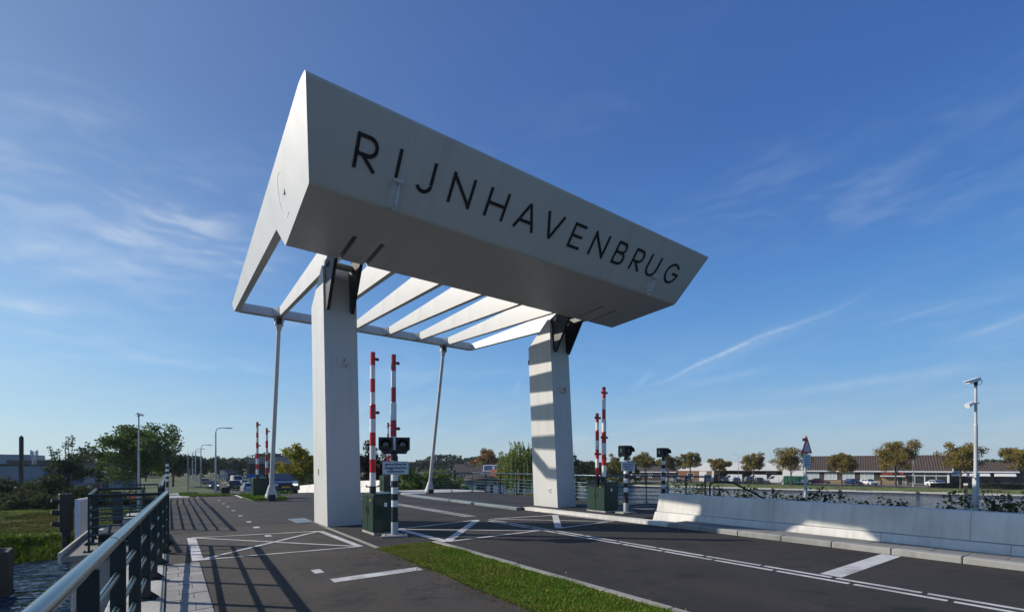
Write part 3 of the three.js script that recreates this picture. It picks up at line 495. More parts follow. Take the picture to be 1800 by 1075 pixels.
function signalPost(label, [x, y, z], H, heads, sign, face = 0, group = 'bridge signal posts') {
  const t = thing('signal_post', label, 'signal', [x, y, z], face, group), r = 0.078;
  obj('base_plate', [rb(-0.3, 0.3, 0, 0.045, -0.2, 0.2, 0.01), rod([-0.2, 0.045, 0.1], [-0.2, 0.08, 0.1], 0.025, 0.025, 6), rod([0.2, 0.045, 0.1], [0.2, 0.08, 0.1], 0.025, 0.025, 6)], MAT.concrete, t);
  obj('foot_sleeve', rod([0, 0.04, 0], [0, 0.35, 0], r + 0.004, r + 0.004, 20), MAT.galv, t);
  let yy = 0.35, k = 0; const top = H - 0.52;
  while (yy < top - 0.01) { const n = Math.min(top, yy + (k ? 0.155 : 0.36)); obj(k % 2 ? 'white_band' : 'black_band', rod([0, yy, 0], [0, n, 0], r, r, 20), k % 2 ? MAT.white : MAT.black, t); yy = n; k++; }
  obj('bracket', [rod([0, top, 0], [0, top + 0.14, 0], 0.06, 0.06, 14), ...(heads.length > 1 ? [bb(-0.28, 0.28, top + 0.05, top + 0.11, -0.05, 0.05)] : [])], MAT.black, t);
  for (const hx of heads) {
    const s = Math.sign(hx) || 1;
    const hd = obj('lamp_head', plate([[-0.165, 0.2], [-0.13, 0.2], [-0.08, 0.13], [0.165, 0.13], [0.165, 0.5], [-0.165, 0.5]].map(([a, b]) => [hx + a * -s, top + b - 0.06]), -0.2, 0.12), MAT.black, t);
    obj('lens', [new THREE.SphereGeometry(0.115, 20, 10, 0, Math.PI * 2, 0, Math.PI / 2).scale(1, 0.35, 1).rotateX(Math.PI / 2).translate(hx, top + 0.26, 0.12)], MAT.lens, hd);
    const vz = new THREE.CylinderGeometry(0.135, 0.125, 0.16, 20, 1, true, Math.PI * 0.42, Math.PI * 1.16).rotateX(Math.PI / 2).translate(hx, top + 0.26, 0.2); obj('visor', vz, MAT.blackSide, hd);
    obj('lens_ring', new THREE.TorusGeometry(0.125, 0.014, 6, 24).translate(hx, top + 0.26, 0.124), MAT.black, hd);
    obj('side_label', bb(hx - 0.171, hx - 0.166, top + 0.2, top + 0.34, -0.08, -0.04), MAT.white, hd);
  }
  if (sign) { const b = obj('sign_board', rb(-0.3 + sign[1], 0.3 + sign[1], sign[0], sign[0] + 0.31, 0.09, 0.105, 0.006), MAT.galv, t); panel('sign_print', 0.59, 0.3, keepClear, b, [sign[1], sign[0] + 0.155, 0.1075]); }
  return t;
}
MAT.blackSide = M([0.013, 0.014, 0.017], { roughness: 0.5, side: THREE.DoubleSide });
MAT.railTop = M([0.16, 0.21, 0.21], { roughness: 0.35, metalness: 0.5 });
signalPost('banded signal post with twin lamp heads and text sign by the near cabinet', [4.33, 0.006, -10.72], 2.44, [-0.2, 0.19], [1.48, 0.03], -0.42);
signalPost('banded signal post with one lamp head and a text sign, on the footway', [12.47, 0.09, -10.6], 2.36, [0.0], [1.42, 0.02], -0.1);
signalPost('banded signal post with one lamp head and no sign, beyond the barrier end', [15.75, 0.09, -11.5], 2.38, [0.0], null, -0.1);
signalPost('banded signal post seen from behind at the far left end of the bridge', [-0.15, 0, -36], 2.35, [0.0], null, Math.PI);

function boomBarrier(label, [x, y, z], size, booms, turn = 0, plateSide = 1) {
  const [w, h, d] = size, t = thing('boom_barrier', label, 'barrier', [x, y, z], turn, 'raised boom barriers');
  obj('plinth', bb(-w / 2 - 0.01, w / 2 + 0.01, 0, 0.05, -d / 2 - 0.01, d / 2 + 0.01), MAT.concrete, t);
  obj('cabinet', [rb(-w / 2, w / 2, 0.05, h, -d / 2, d / 2, 0.015)], MAT.cabinet, t);
  obj('cabinet_lid', [rb(-w / 2 - 0.012, w / 2 + 0.012, h, h + 0.02, -d / 2 - 0.012, d / 2 + 0.012, 0.008)], MAT.cabinet, t);
  for (const k of [0, 1]) {                                           // two doors on the left (-x) face, with gap, handle, warning triangle
    const z0 = -d / 2 + 0.02 + k * (d / 2 - 0.01), z1 = z0 + d / 2 - 0.03;
    const dr = obj('door', rb(-w / 2 - 0.018, -w / 2 - 0.002, 0.09, h - 0.03, z0, z1, 0.005), MAT.cabinet, t);
    obj('handle', rb(-w / 2 - 0.03, -w / 2 - 0.019, 0.5, 0.68, k ? z0 + 0.04 : z1 - 0.09, k ? z0 + 0.09 : z1 - 0.04, 0.006), MAT.black, dr);
    if (k) obj('warning_triangle', plate([[-0.035, 0], [0.035, 0], [0, 0.06]], -0.0015, 0.0015).rotateY(-Math.PI / 2).translate(-w / 2 - 0.0205, h - 0.16, (z0 + z1) / 2), MAT.yellow, dr);
  }
  if (plateSide) { // the face towards us also carries a white plate and warning triangles on the far cabinet
    const f = obj('front_plate', [rb(-0.06, 0.02, h - 0.3, h - 0.2, d / 2 + 0.001, d / 2 + 0.008, 0.003)], MAT.white, t); if (plateSide < 0) f.visible = true;
  }
  for (const b of booms) {
    const [bx_, bz_, H, segs, r0, r1, lampSide] = b, bm = new THREE.Group(); bm.name = 'boom'; bm.position.set(bx_, h, bz_); t.add(bm);
    obj('boom_socket', [rb(-0.065, 0.065, -0.12, 0.2, -0.065, 0.065, 0.01), rod([-0.16, 0.18, 0], [0.16, 0.18, 0], 0.014, 0.014, 8), rod([-0.16, 0.18, 0.0], [-0.16, 0.22, 0.0], 0.02, 0.02, 6), rod([0.16, 0.18, 0], [0.16, 0.22, 0], 0.02, 0.02, 6)], MAT.rail, bm);
    const L = (H - 0.2) / segs;
    for (let k = 0; k < segs; k++) {
      const y0 = 0.2 + k * L, r = y0 < H * 0.62 ? r0 : r1, red = (segs - 1 - k) % 2 === 0, ra = red && k % 4 === (segs - 1) % 4;
      const s = obj(red ? 'red_section' : 'white_section', [rod([0, y0, 0], [0, y0 + L, 0], r, r, 18), ...(r === r0 && y0 + L >= H * 0.62 ? [rod([0, y0 + L, 0], [0, y0 + L + 0.04, 0], r0, r1, 18)] : [])], red ? MAT.red : MAT.white, bm);
      if (ra || (red && k === segs - 1)) { const ly = y0 + L * 0.5; for (const sd of lampSide) obj('warning_lamp', [rod([sd * r * 0.8, ly, 0.02], [sd * (r + 0.055), ly, 0.02], 0.03, 0.042, 12), new THREE.SphereGeometry(0.042, 12, 8).translate(sd * (r + 0.055), ly, 0.02)], MAT.redLamp, s); }
    }
  }
  return t;
}
MAT.redLamp = M([0.16, 0.006, 0.01], { roughness: 0.2, clearcoat: 1 });
MAT.yellow = M([0.75, 0.5, 0.04], { roughness: 0.5 });
boomBarrier('dark green cabinet with two raised red and white booms beside the near column', [4.31, 0.006, -11.62], [0.62, 0.98, 0.84], [[-0.2, 0.02, 3.55, 10, 0.075, 0.062, [1]], [0.24, 0.28, 3.5, 8, 0.075, 0.062, [1]]], 0);
boomBarrier('dark green cabinet with two raised red and white booms at the right column', [12.35, 0.09, -11.55], [0.66, 1.02, 0.86], [[-0.19, 0.24, 3.3, 8, 0.078, 0.062, [-1, 1]], [-0.33, 0.06, 2.4, 7, 0.062, 0.055, [-1, 1]]], 0);
boomBarrier('small dark cabinet with two raised booms on the far left verge by the hanger foot', [3.98, 0.02, -28.1], [0.95, 1.0, 0.8], [[-0.25, 0.0, 2.98, 10, 0.065, 0.058, [1]], [0.2, 0.0, 2.68, 7, 0.065, 0.055, [1]]], 0, 0);
boomBarrier('small dark cabinet with raised booms beyond the bridge, partly behind the near signal', [11.0, 0.05, -28.15], [0.9, 1.0, 0.8], [[-0.1, 0.1, 3.3, 9, 0.075, 0.06, [1]], [0.25, -0.1, 2.4, 7, 0.06, 0.055, [1]]], 0, 0);

{ // drawbridge warning sign behind the barrier
  const t = thing('warning_sign', 'red triangle drawbridge warning sign with text board on a slim pole behind the barrier', 'traffic sign', [22.5, 0.1, -9.1], -0.1);
  const S = 0.71;  // real size at its distance
  obj('pole', [rod([0, -1.2, 0], [0, 2.9, 0], 0.045, 0.045, 14), rod([0, -1.2, 0], [0, 0.75, 0], 0.062, 0.062, 14)], MAT.galv, t);
  const tri = (s, r) => { const p = [[-s * 0.5, 0], [s * 0.5, 0], [0, s * 0.88]]; return fillet(p, r, 4); };
  const b = obj('triangle_plate', plate(tri(0.86, 0.05), 0.05, 0.066).translate(0, 2.13, 0), MAT.red, t);
  const face = obj('white_face', plate(tri(0.5, 0.02), 0.066, 0.07).translate(0, 2.22, 0), MAT.signWhite, b);
  obj('bridge_symbol', [plate([[-0.14, 0.06], [-0.05, 0.06], [-0.05, 0.09], [-0.14, 0.09]], 0.07, 0.072).translate(0, 2.22, 0), plate([[0.03, 0.06], [0.15, 0.06], [0.15, 0.09], [0.03, 0.09]], 0.07, 0.072).translate(0, 2.22, 0), plate([[-0.06, 0.09], [-0.035, 0.08], [0.075, 0.25], [0.05, 0.265]], 0.07, 0.0725).translate(0, 2.22, 0)], MAT.black, face);
  const tb = obj('text_board', rb(-0.3, 0.3, 1.5, 2.08, 0.05, 0.064, 0.008), MAT.galv, t);
  panel('text_print', 0.58, 0.56, canvasMat(256, 256, (x, w, h) => { x.fillStyle = '#c9cfd4'; x.fillRect(0, 0, w, h); x.fillStyle = '#4a5057'; const r = mulberry(9); [[70, 186], [40, 216], [62, 190], [44, 214]].forEach(([a, b], i) => { for (let q = a; q < b; q += 15) { const hh = 18 + r() * 12; x.fillRect(q, 60 + i * 52 - hh, 9 + r() * 4, hh); } }); }), tb, [0, 1.79, 0.0665]);
  obj('lamp', rb(-0.2, -0.08, 2.66, 2.8, -0.03, 0.08, 0.02), MAT.black, t);
}
function cctv(label, [x, y, z], H, turn, base = 0.9, sec = true) {
  const t = thing('camera_pole', label, 'camera pole', [x, y, z], turn, 'camera poles');
  obj('lower_mast', rb(-0.075, 0.075, -4.5, base, -0.075, 0.075, 0.015), MAT.galv, t);
  obj('clamp', [rb(-0.085, 0.085, base - 0.05, base + 0.02, -0.085, 0.085, 0.015)], MAT.galv, t);
  if (sec) obj('hinge_arm', [tube([[-0.13, base - 0.12, 0.03], [-0.3, base - 0.1, 0.03], [-0.45, base + 0.08, 0.03]], 0.03, 8, 16)], MAT.galv, t);
  obj('mast', [rod([0, base, 0], [0, lerp(base, H, 0.56), 0], 0.062, 0.058, 18), rod([0, lerp(base, H, 0.56), 0], [0, H, 0], 0.046, 0.044, 18), rod([0, lerp(base, H, 0.55), 0], [0, lerp(base, H, 0.57), 0], 0.064, 0.046, 18)], MAT.galv, t);
  const c = obj('camera', [rb(-0.33, 0.17, -0.06, 0.07, -0.085, 0.085, 0.03), bb(-0.4, 0.15, 0.07, 0.082, -0.1, 0.1)].map((g) => prep(g).rotateZ(0.3).translate(-0.02, H + 0.2, 0)), MAT.white, t);
  obj('camera_mount', [rod([0, H, 0], [0, H + 0.14, 0], 0.05, 0.07, 12)], MAT.black, c);
  obj('cable', tube([[0.15, H + 0.24, 0], [0.27, H + 0.2, 0], [0.22, H + 0.06, 0], [0.05, H + 0.02, 0]], 0.009, 6, 24), MAT.black, c);
  const l = obj('infrared_lamp', [rod([-0.36, H - 0.78, 0], [-0.12, H - 0.66, 0], 0.1, 0.06, 14)], MAT.white, t); obj('lamp_arm', rod([-0.14, H - 0.67, 0], [0.14, H - 0.66, 0], 0.02), MAT.galv, l);
}
cctv('galvanised camera pole with white camera and floodlight behind the barrier at the right', [24.95, 0.1, -4.12], 4.65, -0.55, 1.27);
cctv('slim camera pole in front of the large round tree at the left', [-1.9, -2.3, -44.6], 7.6, 2.4, 2.2, false);

// ================================================================ VEGETATION
const leafMat = new THREE.MeshPhysicalMaterial({ vertexColors: true, color: lin(1, 1, 1), roughness: 0.85, side: THREE.DoubleSide, transmission: 0.32, thickness: 0, specularIntensity: 0.12 });
const PAL = {
  green: [[0.112, 0.173, 0.045], [0.151, 0.223, 0.051], [0.081, 0.132, 0.041], [0.203, 0.243, 0.061]],
  bright: [[0.118, 0.252, 0.050], [0.168, 0.286, 0.067], [0.084, 0.185, 0.042]],
  dark: [[0.049, 0.078, 0.029], [0.065, 0.097, 0.036], [0.089, 0.106, 0.032]],
  hedge: [[0.048, 0.069, 0.026], [0.067, 0.083, 0.030], [0.105, 0.090, 0.045], [0.075, 0.105, 0.038]],
  autumn: [[0.240, 0.174, 0.036], [0.312, 0.216, 0.042], [0.180, 0.168, 0.042], [0.144, 0.156, 0.042], [0.264, 0.156, 0.036]],
  yellow: [[0.562, 0.390, 0.031], [0.406, 0.343, 0.040], [0.187, 0.218, 0.031], [0.140, 0.187, 0.031]],
  russet: [[0.269, 0.126, 0.050], [0.336, 0.168, 0.059], [0.202, 0.151, 0.059]],
  mixed: [[0.224, 0.190, 0.048], [0.172, 0.190, 0.052], [0.276, 0.190, 0.052]],
  purple: [[0.042, 0.022, 0.022], [0.060, 0.026, 0.024], [0.036, 0.030, 0.022]],
  willow: [[0.297, 0.340, 0.095], [0.234, 0.297, 0.075], [0.361, 0.361, 0.128], [0.170, 0.234, 0.064]],
  olive: [[0.143, 0.156, 0.058], [0.111, 0.130, 0.052]],
  far: [[0.060, 0.084, 0.042], [0.078, 0.096, 0.048]],
};
function leavesGeo(list, size, pal, rng, droop = 0) {                 // list of points; every leaf is a small folded rhomb
  const n = list.length / 3, pos = new Float32Array(n * 12), col = new Float32Array(n * 12), nor = new Float32Array(n * 12), idx = new Uint32Array(n * 6);
  const a = V(), b = V(), c = V();
  for (let i = 0; i < n; i++) {
    const u = rng() * 2 - 1, th = rng() * 6.283, s = size * (0.6 + 0.8 * rng()), q = Math.sqrt(1 - u * u);
    a.set(q * Math.cos(th), u * 0.8 - droop, q * Math.sin(th)).normalize(); b.set(rng() - 0.5, rng() - 0.5, rng() - 0.5).cross(a).normalize(); c.copy(a).cross(b);
    const p = [list[3 * i], list[3 * i + 1], list[3 * i + 2]], P = pal[Math.floor(rng() * pal.length)], v = 0.75 + 0.5 * rng();
    [[-0.5, 0], [0, -0.34], [0.5, 0], [0, 0.34]].forEach(([e, f], k) => { const o = i * 12 + k * 3; pos[o] = p[0] + s * (a.x * e + b.x * f); pos[o + 1] = p[1] + s * (a.y * e + b.y * f); pos[o + 2] = p[2] + s * (a.z * e + b.z * f); nor[o] = c.x; nor[o + 1] = c.y; nor[o + 2] = c.z; col[o] = P[0] * v; col[o + 1] = P[1] * v; col[o + 2] = P[2] * v; });
    idx.set([4 * i, 4 * i + 1, 4 * i + 2, 4 * i, 4 * i + 2, 4 * i + 3], i * 6);
  }
  const g = new THREE.BufferGeometry(); g.setAttribute('position', new THREE.BufferAttribute(pos, 3)); g.setAttribute('normal', new THREE.BufferAttribute(nor, 3)); g.setAttribute('color', new THREE.BufferAttribute(col, 3)); g.setIndex(new THREE.BufferAttribute(idx, 1)); return g;
}
function clumpPoints(clumps, n, rng) { const out = []; let tot = 0; for (const k of clumps) tot += k[3] ** 2; for (const [x, y, z, r, fy = 0.8] of clumps) { const m = Math.max(3, Math.round(n * r * r / tot)); for (let i = 0; i < m; i++) { const u = rng() * 2 - 1, t = rng() * 6.283, q = Math.sqrt(1 - u * u), d = r * Math.pow(rng(), 0.45) * (rng() > 0.9 ? 1.3 : 1); out.push(x + d * q * Math.cos(t), y + d * u * fy, z + d * q * Math.sin(t)); } } return out; }
function crownClumps(R, yc, hy, n, rng, wild = 0.3) {
  const out = [], lob = [...Array(7)].map(() => [rng() * 6.283, rng() * 2 - 1, 0.8 + wild * (rng() - 0.3) * 1.6]);
  for (let i = 0; i < n; i++) {
    const u = rng() * 1.9 - 0.9, t = rng() * 6.283, q = Math.sqrt(Math.max(0, 1 - u * u)), d = Math.pow(rng(), 0.42);
    let m = 1, best = 9; for (const [lt, lu, lm] of lob) { const dd = 1 - Math.cos(t - lt) + (u - lu) ** 2; if (dd < best) { best = dd; m = lm; } }
    const k = d * m; out.push([R * k * q * Math.cos(t), yc + hy * k * u, R * k * q * Math.sin(t), R * (0.17 + 0.16 * rng()) * (1.15 - 0.3 * d)]);
  }
  return out;
}
function limbs(base, top, r, clumps, n, rng) {                        // trunk and limbs reaching into the clumps
  const tr = tube([[0, -0.6, 0], [0.04 * r, base * 0.5, 0.3 * r], [0.6 * r * (rng() - 0.5), base, 0.6 * r * (rng() - 0.5)], [0, top, 0]], 1, 8, 14), p = tr.attributes.position, out = [];
  for (let i = 0; i < p.count; i++) { const ring = Math.floor(i / 9) / 14, k = r * lerp(1.15, 0.25, ring); const cx = 0; p.setX(i, p.getX(i) * k + 0); p.setZ(i, p.getZ(i) * k); }
  tr.computeVertexNormals(); out.push(tr);
  for (let i = 0; i < n; i++) { const c = clumps[Math.floor(rng() * clumps.length)], y0 = lerp(base * 0.75, top * 0.85, rng()); if (c[1] < y0) continue; out.push(tube([[0, y0, 0], [c[0] * 0.45, lerp(y0, c[1], 0.55), c[2] * 0.45], [c[0], c[1], c[2]]], r * (0.16 + 0.14 * rng()), 5, 5)); }
  return out;
}
function tree(name, label, x, z, top, R, pal, o = {}) {
  const rng = mulberry(o.seed ?? Math.round(Math.abs(x * 131 + z * 977))), y = o.y ?? landH(x, z), H = top - y, t = thing(name, label, o.cat || 'tree', [x, y, z], rng() * 6, o.group);
  const base = o.base ?? H * 0.3, hy = (H - base) / 2 * 1.02, yc = base + hy * 0.98, cl = crownClumps(R, yc, hy * 0.92, o.clumps || 46, rng, o.wild ?? 0.35);
  obj('trunk', limbs(base, H * 0.82, o.trunk || H * 0.022 + 0.04, cl, o.limbs || 16, rng), MAT.bark, t);
  raw('crown', leavesGeo(clumpPoints(cl, o.n || 2200, rng), o.leaf || 0.3, PAL[pal], rng), leafMat, t);
  return t;
}
function shrub(name, label, x, z, top, R, pal, o = {}) {
  const rng = mulberry(Math.round(Math.abs(x * 311 + z * 177))), y = o.y ?? landH(x, z), H = top - y, t = thing(name, label, 'shrub', [x, y, z], rng() * 6, o.group), cl = [];
  const n = o.clumps || 26; for (let i = 0; i < n; i++) { const a = rng() * 6.283, d = Math.sqrt(rng()), yy = (1 - 0.55 * d * d) * H * (0.25 + 0.72 * rng()); cl.push([R * d * Math.cos(a), yy, R * d * Math.sin(a), Math.max(0.12, R * (0.22 + 0.2 * rng())), 0.85]); }
  obj('stems', cl.slice(0, 9).map((c) => tube([[c[0] * 0.15, -0.1, c[2] * 0.15], [c[0] * 0.6, c[1] * 0.55, c[2] * 0.6], [c[0], c[1], c[2]]], 0.02 + R * 0.012, 5, 5)), MAT.bark, t);
  raw('foliage', leavesGeo(clumpPoints(cl, o.n || 1500, rng), o.leaf || 0.16, PAL[pal], rng), leafMat, t);
}
// left bank
tree('tree', 'ragged young tree with upright bare shoots behind the left hedge', -9.73, -75, 3.2, 2.2, 'dark', { n: 5200, leaf: 0.24, wild: 0.7, base: 1.2, clumps: 60, limbs: 30 });
{ // its upright shoots
  const o = scene.children[scene.children.length - 1], rng = mulberry(77), st = [], pts = [];
  for (const [x, z, h] of [[-1.5, 0.2, 6.2], [-1.1, 0.5, 5.6], [-0.2, 0, 6.6], [0.15, 0.3, 7.3], [0.45, -0.2, 7.5], [1.4, 0.2, 5.6], [1.9, 0, 5.9], [2.3, -0.3, 6.1], [-0.7, 0.4, 5.9]]) { st.push(tube([[x * 0.4, 2.6, z * 0.4], [x * 0.8, h * 0.7, z], [x, h, z]], 0.035, 5, 8)); for (let i = 0; i < 75; i++) { const k = Math.pow(rng(), 0.8), yy = lerp(2.8, h, k), xx = lerp(x * 0.4, x, k); pts.push(xx + (rng() - 0.5) * 0.5, yy, z * k + (rng() - 0.5) * 0.5); } }
  obj('shoots', st, MAT.bark, o); raw('shoot_leaves', leavesGeo(pts, 0.24, PAL.dark, rng), leafMat, o); o.rotation.y = 0;
}
tree('tree', 'large round green tree behind the slim camera pole at the left', -3.39, -79.1, 7.9, 4.5, 'green', { n: 17000, leaf: 0.32, clumps: 120, base: 1.6, limbs: 26 });
tree('tree', 'dark green tree beside the far left path, right of the large round tree', 0.4, -105, 4.3, 3.0, 'dark', { n: 2600, leaf: 0.4, base: 1.4 });
for (const [x, z, top, R, pal, lab] of [[4.1, -164, 4.2, 3.6, 'far', 'distant green tree behind the street lamps, leftmost of the far row'], [8.05, -186, 4.6, 4.0, 'far', 'distant dark tree between the second and third street lamp'], [13.9, -194, 5.4, 4.4, 'olive', 'distant pale olive round tree right of the tall street lamp'], [19.5, -203, 3.6, 4.4, 'far', 'distant low green tree left of the dark canopy building'], [-5, -150, 3.6, 4.2, 'far', 'distant low tree at the end of the left footpath']]) tree('tree', lab, x, z, top, R, pal, { n: 3600, leaf: 0.6, base: 1.0, group: 'distant trees along the road' });
{ const L = ['leftmost dark hedge shrub at the picture edge', 'dark hedge shrub under the brown pillar', 'pale flowering hedge shrub below the ragged young tree', 'dark hedge shrub right of the pale flowering one', 'low hedge shrub behind the ship signal', 'low dark shrub in front of the left hedge', 'low dark shrub in the middle of the left hedge front', 'low dark shrub at the right end of the hedge front', 'dark shrub behind the platform railing', 'dark shrub below the shed with painted walls', 'dark shrub closing the hedge outside the left edge'];
  [[-13.66, -69.3, 0.29], [-12.06, -68.1, 0.06], [-10.04, -66.6, 0.55], [-8.16, -65.3, 0.0], [-6.6, -64.4, -0.7], [-13, -64.8, -1.1], [-10.65, -63, -0.9], [-8.87, -61.8, -1.1], [-5.0, -63.6, -1.1], [-3.3, -62.2, -0.9], [-15.5, -68, -0.1]].forEach(([x, z, top], i) => shrub('shrub', L[i], x, z, top, 1.9, i === 2 ? 'hedge' : i % 3 ? 'dark' : 'hedge', { n: 4200, leaf: 0.24, group: 'hedge on the left bank', clumps: 34 })); }
// beyond the bridge
tree('tree', 'yellow green autumn tree behind the oncoming blue car', 12.9, -62.5, 3.7, 2.3, 'yellow', { n: 7000, leaf: 0.26, base: 1.0, wild: 0.5, clumps: 70 });
shrub('shrub', 'bright green bush below the yellow tree', 10.9, -57, 0.6, 1.5, 'bright', { n: 1800, leaf: 0.22 });
shrub('shrub', 'clipped dark hedge bush behind the blue car, left of the near column', 13.2, -55, 0.7, 2.0, 'dark', { n: 2200, leaf: 0.2 });
shrub('shrub', 'dark green bush in front of the canopy building', 12.0, -70, 1.5, 2.3, 'green', { n: 2200, leaf: 0.26 });
tree('tree', 'dark purple leaved tree behind the near raised booms', 17.3, -49.3, 4.2, 2.2, 'purple', { n: 8000, leaf: 0.22, base: 0.7, clumps: 80 });
for (const [x, z, top, R, lab] of [[17.0, -39.6, 1.7, 1.6, 'green bush behind the twin lamp signal'], [18.76, -39.5, 2.2, 1.9, 'tallest green bush left of the right hanger foot'], [20.7, -39.4, 1.75, 1.7, 'green bush crossed by the right hanger rod'], [15.4, -38, 0.9, 1.1, 'small green bush under the text sign'], [22.6, -40.5, 1.1, 1.5, 'low green bush at the left end of the long green railing']]) shrub('shrub', lab, x, z, top, R, 'green', { n: 5200, leaf: 0.17, group: 'green bushes beyond the bridge', clumps: 40, y: Math.max(-2.6, landH(x, z)) });
tree('tree', 'rust red autumn tree above the solar roof', 82.6, -125.4, 6.9, 4.6, 'russet', { n: 5000, leaf: 0.5, base: 1.6 });
tree('tree', 'orange green autumn tree left of the weeping willow', 75.25, -103.5, 5.2, 4.8, 'mixed', { n: 5000, leaf: 0.45, base: 1.4 });
tree('tree', 'dark brown tree behind the maroon house', 86.7, -141, 4.3, 3.8, 'russet', { n: 3600, leaf: 0.5, base: 1.2 });
tree('tree', 'light green tree between the brown and the rust red tree', 75.2, -118.4, 2.6, 2.8, 'bright', { n: 1500, leaf: 0.42, base: 1.2 });
tree('tree', 'dark evergreen tree just right of the right column', 82.6, -85.8, 5.1, 3.4, 'dark', { n: 5000, leaf: 0.42, base: 0.8 });
tree('tree', 'dark tree behind the two raised booms at the right column', 93, -90.6, 3.6, 3.6, 'dark', { n: 4600, leaf: 0.42, base: 0.6 });
tree('tree', 'brown green tree left of the signal post with text sign', 92, -81.5, 5.0, 3.0, 'mixed', { n: 4600, leaf: 0.4, base: 1.2 });
tree('tree', 'dark slender tree behind the signal post with text sign', 101, -84.8, 4.6, 3.0, 'dark', { n: 4200, leaf: 0.4, base: 0.6 });
{ // weeping willow
  const x = 37.4, z = -49.5, y = landH(x, z), t = thing('weeping_willow', 'weeping willow with hanging yellow green branches beside the right column', 'tree', [x, y, z], 0), rng = mulberry(41), pts = [], st = [];
  const H = 4.6 - y, cl = crownClumps(2.7, H * 0.72, H * 0.26, 40, rng);
  for (let i = 0; i < 230; i++) { const a = rng() * 6.283, d = 3.1 * Math.sqrt(rng()), yt = H * (0.99 - 0.22 * (d / 3.1) ** 2) - rng() * 1.2, yb = Math.max(0.9, yt - 1.8 - 3.6 * rng()), px = d * Math.cos(a), pz = d * Math.sin(a); for (let k = 0; k < 80; k++) { const q = rng(); pts.push(px * (1 + 0.12 * q) + (rng() - 0.5) * 0.11, lerp(yt, yb, q), pz * (1 + 0.12 * q) + (rng() - 0.5) * 0.11); } if (i % 6 === 0) st.push(tube([[px * 0.2, yt * 0.7, pz * 0.2], [px * 0.8, yt, pz * 0.8], [px * 1.05, yb + 1, pz * 1.05]], 0.02, 4, 6)); }
  for (let i = 0; i < 26; i++) { const a = rng() * 6.283, d = rng() * 2.2, y1 = H * (1.0 + 0.04 * rng()); for (let k = 0; k < 10; k++) pts.push(d * Math.cos(a) + k * 0.05, y1 - k * 0.12, d * Math.sin(a)); }
  obj('trunk', limbs(H * 0.35, H * 0.8, 0.3, cl, 14, rng), MAT.bark, t); obj('hanging_twigs', st, MAT.bark, t); raw('crown', leavesGeo(pts, 0.2, PAL.willow, rng, 2.2), leafMat, t);
}
{ // far bank row
  const L = ['first autumn tree of the far bank row, left of the barrier end signal', 'second autumn tree of the far bank row, behind the barrier end signal', 'third autumn tree of the far bank row, before the brick gable', 'fourth autumn tree of the far bank row, small, before the white warehouse', 'fifth autumn tree of the far bank row, beside the lamp of the warehouse', 'wide autumn tree of the far bank row just left of the warning sign', 'small leaning orange tree before the tiled showroom', 'largest round autumn tree before the showroom entrance', 'autumn tree behind the camera pole at the right', 'autumn tree cut by the right picture edge'];
  [[-39.1, 5.7, 3.4], [-33, 5.75, 3.3], [-27.2, 5.34, 3.1], [-20.2, 4.4, 3.0], [-12.5, 5.1, 3.1], [-4.7, 6.3, 4.3], [4.9, 4.55, 3.6], [14.1, 7.6, 4.6], [24, 7.1, 4.2], [32.8, 6.4, 3.4]].forEach(([a, top, R], i) => { const [x, z] = FB(a, -5); tree('tree', L[i], x, z, top, R, i < 3 ? 'mixed' : 'autumn', { n: i < 5 ? 8000 : 10000, leaf: 0.26, y: LAND, base: i === 6 ? 2.5 : 2.7, wild: 0.22, trunk: 0.17, group: 'autumn trees along the far bank', clumps: 50 }); });
}
{ // distant wood on the horizon: reads as one mass
  const rng = mulberry(99), pts = [];
  for (const [x0, z0, x1, z1, h, w] of [[118, -250, 150, -215, 9, 4], [-30, -232, 60, -226, 8, 6], [60, -226, 118, -250, 6.5, 6], [96, -150, 150, -118, 6, 5], [-80, -420, 140, -420, 7, 7], [140, -300, 330, -160, 6, 7], [300, -60, 330, 120, 6, 7], [-160, -260, -70, -380, 5, 6]]) { const L = Math.hypot(x1 - x0, z1 - z0), n = Math.round(L * 46); for (let i = 0; i < n; i++) { const k = rng(), hh = h * (0.75 + 0.5 * vn(k * L * 0.16, 3)) * Math.pow(rng(), 0.5); pts.push(lerp(x0, x1, k) + (rng() - 0.5) * w, LAND + hh, lerp(z0, z1, k) + (rng() - 0.5) * w); } }
  const m = raw('distant_wood', leavesGeo(pts, 1.5, PAL.far, rng), leafMat); stuff(tag(m, 'far dark green woods low along the whole horizon', 'woods'));
}
